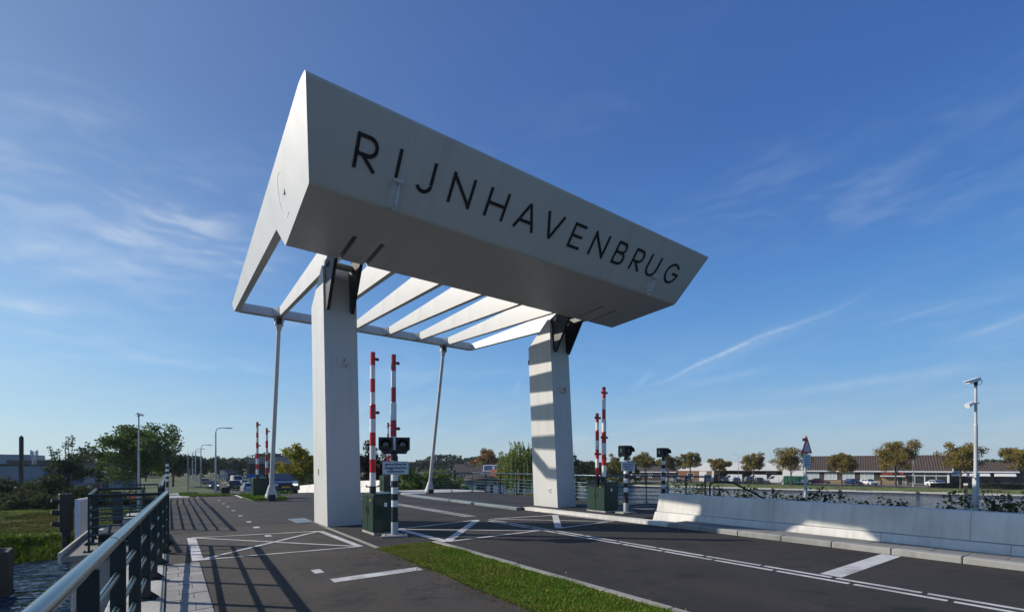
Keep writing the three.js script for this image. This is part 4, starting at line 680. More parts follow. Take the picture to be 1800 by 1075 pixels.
{ // low shrubs behind the barrier
  const pos = [-8.9, -8.2, -7.6, -7.0, -6.3, -5.7, -5.1, -4.5, -3.8, -3.2, -2.6, -2.0, -1.4, -0.9, -0.3, 0.3], W = ['at its left end', 'second from its left end', 'third from its left end', 'fourth from its left end', 'fifth from its left end', 'sixth from its left end', 'just left of the warning sign pole', 'just right of the warning sign pole', 'second right of the warning sign pole', 'third right of the warning sign pole', 'midway between warning sign and camera pole', 'second left of the camera pole', 'just left of the camera pole', 'just right of the camera pole', 'second right of the camera pole', 'at the right picture edge'];
  pos.forEach((z, i) => shrub('shrub', `low leafy shrub showing above the concrete barrier, ${W[i]}`, 13.35 + (i * 37 % 5) * 0.13, z, 1.0 + 0.14 * ((i * 53 % 7) / 7) + (i < 9 ? 0.16 - i * 0.012 : -0.02), 0.72, i === 14 ? 'russet' : 'dark', { n: 900, leaf: 0.08, y: -0.35, clumps: 26, group: 'shrubs behind the barrier' }));
  const rng = mulberry(6), pts = [], st = [], t = thing('shrub', 'thin reddish bare shrub behind the barrier at the right picture edge', 'shrub', [14.6, -0.4, -1.9], 0);
  for (let i = 0; i < 26; i++) { const a = rng() * 6.283, d = 0.2 + 0.75 * rng(), h = 1.1 + 0.6 * rng(); st.push(tube([[0, 0, 0], [d * 0.5 * Math.cos(a), h * 0.6, d * 0.5 * Math.sin(a)], [d * Math.cos(a), h, d * Math.sin(a)]], 0.004, 4, 6)); for (let k = 0; k < 26; k++) { const q = 0.5 + 0.5 * rng(); pts.push(d * q * Math.cos(a) + (rng() - 0.5) * 0.12, h * q, d * q * Math.sin(a) + (rng() - 0.5) * 0.12); } }
  obj('stems', st, MAT.bark, t); raw('foliage', leavesGeo(pts, 0.05, [[0.16, 0.05, 0.04], [0.2, 0.09, 0.05], [0.1, 0.07, 0.03]], rng), leafMat, t);
}
// grass and reeds: instanced blades, one object per patch
const bladeGeo = (() => { const pos = [], r = mulberry(2); for (let k = 0; k < 6; k++) { const a = r() * 6.283, lx = Math.cos(a), lz = Math.sin(a), ox = (r() - 0.5) * 0.7, oz = (r() - 0.5) * 0.7, b = 0.25 + 0.5 * r(), w = 0.075, h = 0.65 + 0.5 * r(); const P = (s, y, d) => [ox + s * w * lz + lx * d, y, oz - s * w * lx + lz * d]; pos.push(...P(-1, 0, 0), ...P(1, 0, 0), ...P(0.7, h * 0.6, b * 0.35), ...P(-1, 0, 0), ...P(0.7, h * 0.6, b * 0.35), ...P(-0.7, h * 0.6, b * 0.35), ...P(-0.7, h * 0.6, b * 0.35), ...P(0.7, h * 0.6, b * 0.35), ...P(0, h, b)); } const g = new THREE.BufferGeometry(); g.setAttribute('position', new THREE.Float32BufferAttribute(pos, 3)); g.computeVertexNormals(); return g; })();
const grassMat = new THREE.MeshPhysicalMaterial({ color: lin(1, 1, 1), roughness: 0.7, side: THREE.DoubleSide, transmission: 0.25, thickness: 0, specularIntensity: 0.12 });
function blades(name, label, cat, n, place, pal, seed) {
  const rng = mulberry(seed), im = new THREE.InstancedMesh(bladeGeo, grassMat, n), m = new THREE.Matrix4(), q = new THREE.Quaternion(), c = new THREE.Color();
  for (let i = 0; i < n; i++) { const [x, y, z, w, h, dry = 0] = place(rng); q.setFromAxisAngle(V(0, 1, 0), rng() * 6.283); m.compose(V(x, y, z), q, V(w, h, w)); im.setMatrixAt(i, m); const p = pal[Math.floor(rng() * pal.length)], v = 0.7 + 0.6 * rng(); c.setRGB(lerp(p[0], 0.3, dry) * v, lerp(p[1], 0.22, dry) * v, lerp(p[2], 0.08, dry) * v); im.setColorAt(i, c); }
  im.name = numbered(name); im.castShadow = im.receiveShadow = true; scene.add(im); stuff(tag(im, label, cat)); return im;
}
const GP = [[0.125, 0.24, 0.02], [0.17, 0.28, 0.024], [0.095, 0.19, 0.018], [0.24, 0.29, 0.045]];
blades('grass', 'short bright green grass verge between cycle path and road', 'grass', 46000, (r) => { const z = lerp(-9.4, -1.5, r()), xl = 3.43 - 0.05 * vn(z * 3.1, 7) , x = lerp(xl, 4.64, r()), n = fbm(x * 2.2, z * 2.2, 3), e = Math.min(x - xl, 0.4) / 0.4; return [x + (r() - 0.5) * 0.02, 0.012, z, 0.035 + 0.025 * r(), (0.016 + 0.045 * n + 0.02 * r()) * (0.45 + 0.55 * clamp(e)) * (z < -8.6 ? 0.7 : 1), r() < 0.09 + 0.45 * sstep(0.54, 0.72, fbm(x * 1.3 + 9, z * 1.3, 3)) + (z < -8.5 ? 0.25 : 0) + (x < 3.55 ? 0.3 : 0) ? 0.3 + 0.4 * r() : 0]; }, GP, 21);
blades('grass', 'sunlit rough grass on the bank slope left of the inlet', 'grass', 42000, (r) => { const x = lerp(-15, 1.2, r()), z = lerp(-64, -38.4, Math.pow(r(), 0.75)), n = fbm(x * 0.5, z * 0.5, 3), shore = sstep(-45, -41.5, z), brown = sstep(0.42, 0.6, fbm(x * 0.3 + 8, z * 0.8, 3)) * (1 - shore) * sstep(-58, -50, z); return [x, landH(x, z) - 0.02, z, 0.2 + 0.2 * r() + 0.15 * shore, 0.08 + 0.25 * n * n + shore * (0.2 + 0.35 * n) * r(), clamp(brown * (0.4 + 0.4 * r()) + (1 - shore) * 0.14 * r())]; }, [[0.15, 0.25, 0.018], [0.2, 0.27, 0.022], [0.11, 0.21, 0.018], [0.26, 0.29, 0.03]], 22);
blades('grass', 'green grass verges beside the far road and footpath', 'grass', 22000, (r) => { const a = r() < 0.45; const z = a ? lerp(-34, -25.4, r()) : lerp(-110, -34.5, Math.pow(r(), 0.6)), x = a ? lerp(3.22, 4.66, r()) : lerp(1.0, 3.16, r()); return [x, roadY(z) + 0.035, z, 0.1 + 0.08 * r(), 0.07 + 0.08 * r(), r() < 0.1 ? 0.5 : 0]; }, GP, 23);
blades('reeds', 'brown and yellow reeds and weeds behind the long green railing', 'reeds', 9000, (r) => { const z = lerp(-37, -27, r()), x = lerp(15.6, 34, r()); return [x, Math.max(landH(x, z), WATER - 0.2), z, 0.32 + 0.25 * r(), 0.9 + 1.5 * r() * (landH(x, z) < -3.3 ? 1.2 : 0.8), 0.3 + 0.6 * r()]; }, [[0.12, 0.09, 0.03], [0.2, 0.13, 0.04], [0.08, 0.09, 0.03], [0.18, 0.1, 0.035]], 24);

{ // dry fallen leaves scattered on the verge and along its edges
  const rng = mulberry(61), pts = []; for (let i = 0; i < 420; i++) { const z = lerp(-9.6, -2, rng()), e = rng(); pts.push(e < 0.6 ? lerp(3.4, 4.6, rng()) : e < 0.85 ? 3.36 - 0.5 * rng() * rng() : 4.8 + 0.5 * rng() * rng(), e < 0.6 ? 0.05 : 0.012, z); }
  stuff(tag(raw('fallen_leaves', leavesGeo(pts, 0.035, [[0.3, 0.15, 0.04], [0.2, 0.1, 0.04], [0.35, 0.22, 0.07]], rng), leafMat), 'dry brown leaves scattered over the grass verge and its edges', 'leaves'));
}

// ================================================================ VEHICLES
const paints = {}; const paint = (c) => paints[c] ??= M(c.split(',').map(Number), { roughness: 0.3, clearcoat: 0.8, clearcoatRoughness: 0.08 });
MAT.headlight = M([0.7, 0.72, 0.75], { roughness: 0.08, clearcoat: 1 }); MAT.tail = M([0.35, 0.01, 0.012], { roughness: 0.15, clearcoat: 1 }); MAT.plateY = M([0.7, 0.48, 0.03], { roughness: 0.5 });
MAT.beam = new THREE.MeshStandardMaterial({ color: 0xffffff, emissive: lin(1, 0.95, 0.85), emissiveIntensity: 1.4 });
MAT.trim = M([0.02, 0.02, 0.022], { roughness: 0.6 });
const KIND = { // length, width, height, profile of the lower body [z, y], belt z range, roof z range, belt height
  hatch: { L: 4.0, W: 1.74, H: 1.47, prof: [[-1.98, 0.28], [-2.0, 0.62], [-1.93, 0.98], [0.75, 0.98], [1.72, 0.8], [1.97, 0.62], [2.0, 0.3]], b: [-1.9, 0.95], r: [-1.55, 0.2] },
  sedan: { L: 4.6, W: 1.84, H: 1.44, prof: [[-2.28, 0.3], [-2.3, 0.62], [-2.22, 0.98], [-1.5, 1.0], [0.95, 0.98], [2.05, 0.82], [2.28, 0.6], [2.3, 0.28]], b: [-1.72, 1.1], r: [-1.0, 0.25] },
  estate: { L: 4.6, W: 1.82, H: 1.5, prof: [[-2.28, 0.3], [-2.3, 0.62], [-2.24, 1.0], [0.95, 0.98], [2.05, 0.82], [2.28, 0.6], [2.3, 0.28]], b: [-2.2, 1.1], r: [-1.9, 0.3] },
  suv: { L: 4.4, W: 1.86, H: 1.68, prof: [[-2.18, 0.36], [-2.2, 0.7], [-2.12, 1.1], [0.9, 1.08], [1.95, 0.96], [2.16, 0.7], [2.2, 0.36]], b: [-2.08, 1.05], r: [-1.75, 0.3] },
  van: { L: 5.2, W: 1.96, H: 2.15, prof: [[-2.58, 0.34], [-2.6, 0.7], [-2.58, 1.15], [1.5, 1.15], [2.3, 1.0], [2.56, 0.72], [2.6, 0.34]], b: [-2.57, 1.75], r: [-2.5, 0.95] },
};
function car(label, [x, y, z], turn, color, kind = 'hatch', o = {}) {
  const K = KIND[kind], t = thing(kind === 'van' ? 'van' : 'car', label, kind === 'van' ? 'van' : 'car', [x, y, z], turn, o.group), pm = paint(color), zw = K.L * 0.3, rw = kind === 'van' || kind === 'suv' ? 0.35 : 0.32, s = new THREE.Shape();
  K.prof.forEach(([a, b], i) => i ? s.lineTo(a, b) : s.moveTo(a, b)); const yb = K.prof[K.prof.length - 1][1];
  s.lineTo(zw + rw + 0.06, yb - 0.02); s.absarc(zw, 0.33, rw + 0.06, -0.1, Math.PI + 0.1, false); s.lineTo(-zw + rw + 0.06, yb - 0.04); s.absarc(-zw, 0.33, rw + 0.06, -0.1, Math.PI + 0.1, false); s.lineTo(K.prof[0][0] + 0.02, yb);
  const bev = 0.07, body = new THREE.ExtrudeGeometry(s, { depth: K.W - 2 * bev, bevelEnabled: true, bevelThickness: bev, bevelSize: 0.04, bevelOffset: -0.04, bevelSegments: 3, curveSegments: 10 }).translate(0, 0, -(K.W - 2 * bev) / 2).rotateY(-Math.PI / 2);
  obj('body', body, pm, t);
  const yB = K.prof[3][1] - 0.03, w0 = K.W / 2 - 0.07, w1 = K.W / 2 - (kind === 'van' ? 0.14 : 0.25), [b0, b1] = K.b, [r0, r1] = K.r, B = [[-w0, yB, b0], [w0, yB, b0], [w0, yB, b1], [-w0, yB, b1]], Tq = [[-w1, K.H, r0], [w1, K.H, r0], [w1, K.H, r1], [-w1, K.H, r1]];
  obj('cabin', [hull8(B, Tq), rb(-w1 + 0.02, w1 - 0.02, K.H - 0.03, K.H + 0.02, r0 + 0.05, r1 - 0.03, 0.02)], pm, t);
  const bil = (q, u, v) => V(...q[0]).lerp(V(...q[1]), u).lerp(V(...q[3]).lerp(V(...q[2]), u), v);
  const pane = (name, q, u0, u1, v0, v1, mat = MAT.glass) => { const c = [[u0, v0], [u1, v0], [u1, v1], [u0, v1]].map(([u, v]) => bil(q, u, v)), n = c[1].clone().sub(c[0]).cross(c[3].clone().sub(c[0])).normalize(), mid = bil(q, 0.5, 0.5); if (n.dot(V(mid.x, 0, mid.z - (b0 + b1) / 2)) < 0) n.negate(); const f = c.map((p) => p.clone().addScaledVector(n, 0.008).toArray()), bk = c.map((p) => p.clone().addScaledVector(n, -0.01).toArray()); obj(name, hull8(bk, f), mat, t); };
  const F = [B[3], B[2], Tq[2], Tq[3]], R = [B[1], B[0], Tq[0], Tq[1]], SL = [B[0], B[3], Tq[3], Tq[0]], SR = [B[2], B[1], Tq[1], Tq[2]];
  pane('windscreen', F, 0.05, 0.95, 0.06, 0.94); if (kind !== 'van') pane('rear_window', R, 0.08, 0.92, 0.15, 0.9); else for (const u of [0.06, 0.54]) pane('rear_window', R, u, u + 0.4, 0.35, 0.85);
  if (kind === 'van') { pane('side_window', SL, 0.72, 0.95, 0.1, 0.75); pane('side_window', SR, 0.05, 0.28, 0.1, 0.75); } else { for (const [a, b] of [[0.12, 0.5], [0.54, 0.94]]) { pane('side_window', SL, a, b, 0.1, 0.9); pane('side_window', SR, 1 - b, 1 - a, 0.1, 0.9); } }
  for (const sx of [-1, 1]) for (const sz of [-1, 1]) { const w = obj('wheel', new THREE.TorusGeometry(rw - 0.08, 0.085, 8, 20).rotateY(Math.PI / 2).translate(sx * (K.W / 2 - 0.12), rw + 0.005, sz * zw), MAT.tyre, t); obj('rim', new THREE.CylinderGeometry(rw - 0.11, rw - 0.11, 0.1, 16).rotateZ(Math.PI / 2).translate(sx * (K.W / 2 - 0.1), rw + 0.005, sz * zw), MAT.rim, w); }
  const zf = K.L / 2, hy = K.prof[K.prof.length - 2][1] + 0.02, ty = K.prof[2][1] - 0.16;
  for (const sx of [-1, 1]) { obj('headlight', rb(sx * (K.W / 2 - 0.45), sx * (K.W / 2 - 0.12), hy - 0.02, hy + 0.13, zf - 0.26, zf - 0.03, 0.04), o.lit ? MAT.beam : MAT.headlight, t); obj('tail_light', rb(sx * (K.W / 2 - 0.3), sx * (K.W / 2 - 0.07), ty - 0.12, ty + 0.12, -zf - 0.015, -zf + 0.2, 0.03), MAT.tail, t); obj('mirror', rb(sx * (K.W / 2 - 0.02), sx * (K.W / 2 + 0.15), yB + 0.02, yB + 0.16, b1 - 0.5, b1 - 0.38, 0.03), pm, t); }
  obj('grille', [rb(-0.5, 0.5, hy - 0.14, hy + 0.06, zf - 0.05, zf + 0.012, 0.02), rb(-0.62, 0.62, yb + 0.02, yb + 0.14, zf - 0.06, zf + 0.01, 0.02)], MAT.trim, t);
  obj('number_plate', rb(-0.26, 0.26, yb + 0.19, yb + 0.3, zf + 0.005, zf + 0.022, 0.004), MAT.plateY, t); obj('number_plate', rb(-0.26, 0.26, ty - 0.32, ty - 0.21, -zf - 0.02, -zf - 0.004, 0.004), MAT.plateY, t);
  return t;
}
const onRoad = (z) => roadY(z) + 0.006;
car('dark blue saloon car driving towards us beyond the bridge', [6.62, onRoad(-38.1), -38.6], 0.0, '0.007,0.012,0.026', 'sedan');
{ const c = scene.children[scene.children.length - 1]; c.traverse((m) => { if (m.name === 'headlight' && m.geometry.attributes.position.getX(0) > 0) m.material = MAT.beam; }); }
car('silver white hatchback driving away beyond the far left cabinet', [8.9, onRoad(-75), -75.3], Math.PI, '0.55,0.58,0.62', 'hatch');
car('black estate car driving away ahead of the silver hatchback', [9.0, onRoad(-95), -94.8], Math.PI, '0.012,0.012,0.014', 'suv');
car('dark car with lit headlights coming towards us near the street lamps', [6.6, onRoad(-106), -106], 0, '0.012,0.016,0.028', 'sedan', { lit: true });
car('red dark car following the one with lit headlights', [6.4, onRoad(-128), -128], 0, '0.12,0.02,0.02', 'hatch');
{
  const parked = [['light grey car parked before the canopy building, nearest the far cabinet', 13.1, -88, '0.3,0.31,0.32', 'estate'], ['black car parked before the canopy building', 12.7, -101, '0.015,0.015,0.017', 'sedan'], ['maroon car parked behind the black parked car', 12.6, -112, '0.09,0.02,0.025', 'hatch'], ['dark grey car parked beside the light grey parked car', 14.6, -90, '0.05,0.052,0.055', 'suv']];
  for (const [l, x, z, c, k] of parked) car(l, [x, landH(x, z) + 0.02, z], 0.2, c, k, { group: 'cars parked before the canopy building' });
  car('white van parked at the bend of the far road', [12.7, landH(12.7, -128) + 0.02, -128], 0.1, '0.7,0.7,0.7', 'van');
  // blue lorry
  const t = thing('lorry', 'dark blue lorry parked at the bend of the far road behind the white van', 'lorry', [12.9, landH(13, -148) + 0.02, -148], 0.1);
  obj('cargo_box', rb(-1.25, 1.25, 0.9, 3.3, -5.5, 1.2, 0.04), paint('0.015,0.03,0.09'), t); const cb = obj('cab', rb(-1.2, 1.2, 0.5, 2.8, 1.35, 3.2, 0.12), paint('0.02,0.04,0.12'), t); obj('windscreen', rb(-1.05, 1.05, 1.6, 2.4, 3.19, 3.22, 0.01), MAT.glass, cb); obj('chassis', rb(-1.1, 1.1, 0.5, 0.88, -5.4, 3.0, 0.03), MAT.trim, t);
  for (const sx of [-1, 1]) for (const z of [-4.3, -3.2, 2.3]) obj('wheel', new THREE.CylinderGeometry(0.5, 0.5, 0.3, 18).rotateZ(Math.PI / 2).translate(sx * 1.05, 0.5, z), MAT.tyre, t);
}
{ // vehicles on the far bank
  const put = (l, a, k, turn, c, kind) => { const [x, z] = FB(a, k); car(l, [x, LAND + 0.035, z], FBT + turn, c, kind, { group: 'vehicles on the far bank' }); };
  const q = Math.PI / 2;
  put('pale silver car at the left end of the vehicles on the far bank', -33.2, -12, q, '0.3,0.32,0.34', 'estate');
  put('second pale car behind the wire fence on the far bank', -29.8, -13, 0.3, '0.2,0.22,0.25', 'hatch');
  put('pale blue van parked before the brick gable', -24.6, -12.5, 0.25, '0.24,0.3,0.4', 'van');
  put('dark blue car right of the pale blue van', -20.4, -13, 0.2, '0.02,0.03,0.055', 'hatch');
  put('dark blue car parked under the fourth autumn tree', -17.6, -13, 0.2, '0.02,0.032,0.06', 'sedan');
  put('dark green car left of the white van', -14.6, -12.6, 0.3, '0.025,0.035,0.035', 'suv');
  put('black car beside the white van', -12.2, -12.4, 0.3, '0.015,0.018,0.022', 'estate');
  put('white van parked left of the green container', -8.6, -13.2, -q, '0.72,0.72,0.72', 'van');
  put('long white van behind the parked cars on the far bank', -19.4, -17, -q, '0.74,0.74,0.74', 'van');
  put('second white van behind the parked cars, before the dark loading bay', -13.6, -17.2, -q, '0.7,0.71,0.72', 'van');
  put('maroon black car beside the warning sign pole', 0.3, -15.5, q, '0.05,0.008,0.02', 'sedan');
  put('dark blue hatchback parked before the tiled showroom', 7.0, -14, 0.5, '0.012,0.022,0.12', 'hatch');
  put('white hatchback parked beside the dark blue one', 10.0, -14, 0.5, '0.7,0.7,0.68', 'hatch');
  put('white saloon car parked right of the showroom windows', 21.6, -14, 0.45, '0.72,0.72,0.72', 'sedan');
  // container
  const [x, z] = FB(-4.4, -12.6), t = thing('container', 'green skip container with ribbed sides beside the white van', 'container', [x, LAND + 0.03, z], FBT);
  const cm = M([0.03, 0.19, 0.09], { roughness: 0.5, map: T.concrete }); obj('shell', rb(-2.4, 2.4, 0.12, 2.0, -1.1, 1.1, 0.03), cm, t); for (let k = 0; k < 9; k++) obj('rib', rb(-2.3 + k * 0.57, -2.2 + k * 0.57, 0.15, 1.95, 1.1, 1.18, 0.01), cm, t); for (const k of [-2.2, 2.2]) obj('skid', rb(k - 0.2, k + 0.2, 0, 0.12, -1, 1, 0.01), MAT.trim, t);
  const pst = (a, k, lab) => { const [px, pz] = FB(a, k), p = thing('post', lab, 'post', [px, LAND, pz], FBT, 'white posts by the container'); obj('pole', rb(-0.16, 0.16, 0, 1.7, -0.1, 0.1, 0.02), MAT.white, p); obj('cap', rb(-0.19, 0.19, 1.7, 1.78, -0.13, 0.13, 0.02), MAT.white, p); };
  pst(-6.9, -10.6, 'white post left of the green container'); pst(-1.8, -10.6, 'white post right of the green container');
  const [tx, tz] = FB(-2.6, -9.5), tr = thing('trailer', 'small blue and white flat trailer between the container and the warning sign', 'trailer', [tx, LAND + 0.03, tz], FBT); obj('bed', rb(-1.5, 1.5, 0.45, 0.62, -0.7, 0.7, 0.02), MAT.white, tr); obj('headboard', rb(-1.5, -1.4, 0.6, 1.2, -0.7, 0.7, 0.02), paint('0.05,0.12,0.4'), tr); obj('sign', rb(-0.4, 0.5, 0.62, 1.25, 0.6, 0.64, 0.01), MAT.white, tr); for (const sx of [-0.9, 0.9]) obj('wheel', new THREE.CylinderGeometry(0.28, 0.28, 0.18, 14).rotateX(Math.PI / 2).translate(sx, 0.28, 0.6), MAT.tyre, tr);
}

// ================================================================ BUILDINGS AND THE REST OF THE BACKGROUND
MAT.woodDark = M([0.07, 0.06, 0.05], { map: T.concrete, roughness: 0.9 });
MAT.brickRed = M([0.34, 0.16, 0.09], { map: T.brick, roughness: 0.9 }); MAT.brickDark = M([0.085, 0.065, 0.06], { map: T.brick, roughness: 0.9 }); MAT.brickTan = M([0.42, 0.3, 0.18], { map: T.brick, roughness: 0.9 });
MAT.cladWhite = M([0.93, 0.92, 0.89], { map: T.paint, roughness: 0.6 }); MAT.cladGrey = M([0.26, 0.3, 0.35], { map: T.paint, roughness: 0.6 }); MAT.cladBlue = M([0.05, 0.1, 0.26], { map: T.paint, roughness: 0.5 });
MAT.roofTile = M([0.105, 0.075, 0.058], { map: T.brick, roughness: 0.85 }); MAT.roofRed = M([0.36, 0.11, 0.045], { map: T.brick, roughness: 0.85 }); MAT.roofDark = M([0.06, 0.045, 0.042], { roughness: 0.8 });
MAT.fascia = M([0.62, 0.64, 0.67], { roughness: 0.5 }); MAT.win = M([0.03, 0.036, 0.042], { roughness: 0.05, clearcoat: 1 }); MAT.curtain = M([0.5, 0.56, 0.55], { roughness: 0.3, clearcoat: 0.6 });
MAT.lawn = M([0.16, 0.2, 0.05], { map: dtex(512, 9, (u, v) => mod(0.55 + (fbm(u * 40, v * 40, 4, 40) - 0.5) * 0.9 + (fbm(u * 7, v * 7, 3, 7) - 0.5) * 0.4), true), roughness: 1 });
MAT.paving = M([0.2, 0.17, 0.15], { map: T.concrete, roughness: 0.9 });
function win(t, x0, x1, y0, y1, z, cols, o = {}) {                     // frame, panes and sill on a wall that faces +z
  const f = obj('window', [bb(x0, x1, y0, y0 + 0.08, z, z + 0.06), bb(x0, x1, y1 - 0.08, y1, z, z + 0.06), ...[...Array(cols + 1)].map((_, i) => { const x = lerp(x0, x1, i / cols); return bb(x - 0.05, x + 0.05, y0 + 0.081, y1 - 0.081, z, z + 0.055); })], o.frame || MAT.white, t);
  for (let i = 0; i < cols; i++) obj('pane', bb(lerp(x0, x1, i / cols) + 0.05, lerp(x0, x1, (i + 1) / cols) - 0.05, y0 + 0.08, y1 - 0.08, z - 0.04, z + 0.02), o.glass || MAT.win, f);
  if (o.sill !== false) obj('sill', bb(x0 - 0.06, x1 + 0.06, y0 - 0.06, y0 - 0.002, z, z + 0.12), o.frame || MAT.white, f);
}
const gableRoof = (x0, x1, y0, y1, zf, zb, ov = 0.4) => prismX([[y0, zf + ov], [y0 + 0.14, zf + ov], [y1, (zf + zb) / 2], [y0 + 0.14, zb - ov], [y0, zb - ov]].map(([y, z]) => [y, z]), x0, x1);
{ // grass, paving and the stone edge of the far bank
  const quad = (a0, a1, k0, k1, y, th) => sheet([FB(a0, k0), FB(a1, k0), FB(a1, k1), FB(a0, k1)], y, th);
  const P3 = (a, k, y) => { const [x, z] = FB(a, k); return [x, y, z]; };
  struct('far_lawn', [[-120, -80], [-80, -40], [-40, 0], [0, 40], [40, 90]].flatMap(([a, b]) => [hull8([P3(a, -0.52, -5), P3(b, -0.52, -5), P3(b, -3.2, -5), P3(a, -3.2, -5)], [P3(a, -0.52, WATER + 0.42), P3(b, -0.52, WATER + 0.42), P3(b, -3.2, LAND + 0.02), P3(a, -3.2, LAND + 0.02)]), hull8([P3(a, -3.2, -5), P3(b, -3.2, -5), P3(b, -10.2, -5), P3(a, -10.2, -5)], [P3(a, -3.2, LAND + 0.02), P3(b, -3.2, LAND + 0.02), P3(b, -10.2, LAND + 0.02), P3(a, -10.2, LAND + 0.02)])]), MAT.lawn);
  struct('far_car_park', [quad(-60, 90, -10.22, -22, LAND + 0.03, 0.5)], MAT.paving);
  const e = structGroup('far_quay_edge');
  for (let a = -60, i = 0; a < 60; a += 2.5, i++) obj('edge_stone', hull8([[...FB(a, 0.1)], [...FB(a + 2.46, 0.1)], [...FB(a + 2.46, -0.5)], [...FB(a, -0.5)]].map(([x, z]) => [x, WATER + 0.12, z]), [[...FB(a, 0.0)], [...FB(a + 2.46, 0.0)], [...FB(a + 2.46, -0.5)], [...FB(a, -0.5)]].map(([x, z]) => [x, WATER + 0.4 + (i * 7 % 3) * 0.04, z])), MAT.concrete, e);
  for (let a = -58; a < 60; a += 12.5) obj('timber_pile', rod([FB(a, 0.2)[0], -5, FB(a, 0.2)[1]], [FB(a, 0.2)[0], WATER + 0.5, FB(a, 0.2)[1]], 0.14), MAT.wood, e);
  struct('far_quay_wall', [quad(-60, 90, -0.02, -0.5, WATER + 0.115, 2)], MAT.wood);
}
const farThing = (name, label, cat, a, k, y = LAND, group) => { const [x, z] = FB(a, k); return thing(name, label, cat, [x, y, z], FBT, group); };
{ // white warehouse with a brick gable
  const t = farThing('warehouse', 'long white warehouse with a brick gable end across the canal', 'building', 0, -24);
  obj('gable_wall', [bb(-35.8, -26.2, 0, 3.0, -0.3, 0)], MAT.brickRed, t);
  obj('gable_cladding', plate([[-35.8, 3.0], [-26.2, 3.0], [-26.2, 5.55], [-29.2, 5.55], [-35.8, 3.25]], -0.35, 0.04), MAT.cladWhite, t);
  for (let k = 0; k < 9; k++) obj('wall_panel', rb(-26.2 + k * 2.0, -24.22 + k * 2.0, 3.15, 5.5, -0.3, 0.06, 0.02), MAT.cladWhite, t);
  obj('eaves', bb(-29.2, -3.4, 5.5, 5.62, -0.4, 0.12), MAT.cladWhite, t);
  obj('bay_back_wall', bb(-26.2, -8.0, 0, 3.14, -3.2, -3.0), MAT.brickDark, t); obj('bay_ceiling', bb(-26.2, -8.2, 3.02, 3.14, -3, 0), MAT.brickDark, t);
  obj('slanted_wall', plate([[-8.2, 0], [-3.4, 0], [-3.4, 5.5], [-8.2, 5.5]], -0.3, 0.05), MAT.cladWhite, t);
  obj('roller_door', bb(-29.6, -27.6, 0, 2.9, 0, 0.05), MAT.cladWhite, t); win(t, -32.9, -31.2, 1.0, 2.4, 0, 2); obj('brick_panel', bb(-27.5, -26.3, 0.01, 3.0, 0.001, 0.04), MAT.brickRed, t);
  obj('canopy', rb(-12.4, -9.8, 2.3, 2.9, -2.9, -1.6, 0.05), MAT.cladGrey, t); obj('rear_hall', bb(-35.8, -3.4, 0, 5.4, -18, -3.3), MAT.cladWhite, t);
  const lm = farThing('lamp_post', 'thin grey lamp post before the white warehouse', 'street lamp', -16.5, -9); obj('pole', rod([0, 0, 0], [0, 7.2, 0], 0.07, 0.05), MAT.galv, lm); obj('arm', tube([[0, 7.2, 0], [-0.3, 7.4, 0], [-0.9, 7.45, 0]], 0.035, 6, 10), MAT.galv, lm); obj('lamp_head', rb(-1.4, -0.8, 7.4, 7.5, -0.1, 0.1, 0.03), MAT.galv, lm);
  // low dark houses left of it
  const hs = farThing('low_house', 'low dark roofed house with white trim, left of the brick gable', 'house', 0, -26); obj('wall', bb(-52, -37, 0, 2.6, -6, 0), MAT.brickDark, hs); obj('roof', gableRoof(-52.3, -36.7, 2.5, 4.3, 0, -6), MAT.roofDark, hs); obj('fascia', bb(-52.3, -36.7, 2.42, 2.64, 0.41, 0.5), MAT.white, hs); for (const x of [-49.5, -45.5, -41.5]) win(hs, x, x + 1.2, 0.9, 2.1, 0, 2); obj('door', bb(-51.4, -50.4, 0.02, 2.2, 0, 0.06), MAT.cladWhite, hs);
  // wire fence before the parked vehicles
  const fn = farThing('wire_fence', 'thin wire fence along the parked vehicles across the canal', 'fence', 0, -9.8); for (let a = -34, i = 0; a < -4; a += 3.3, i++) obj('fence_post', rod([a, 0, 0], [a, 1.9, 0], 0.035, 0.035, 6), MAT.galv, fn); for (const y of [0.5, 1.2, 1.85]) obj('wire', rod([-34, y, 0], [-4.3, y, 0], 0.012, 0.012, 4), MAT.galv, fn);
}
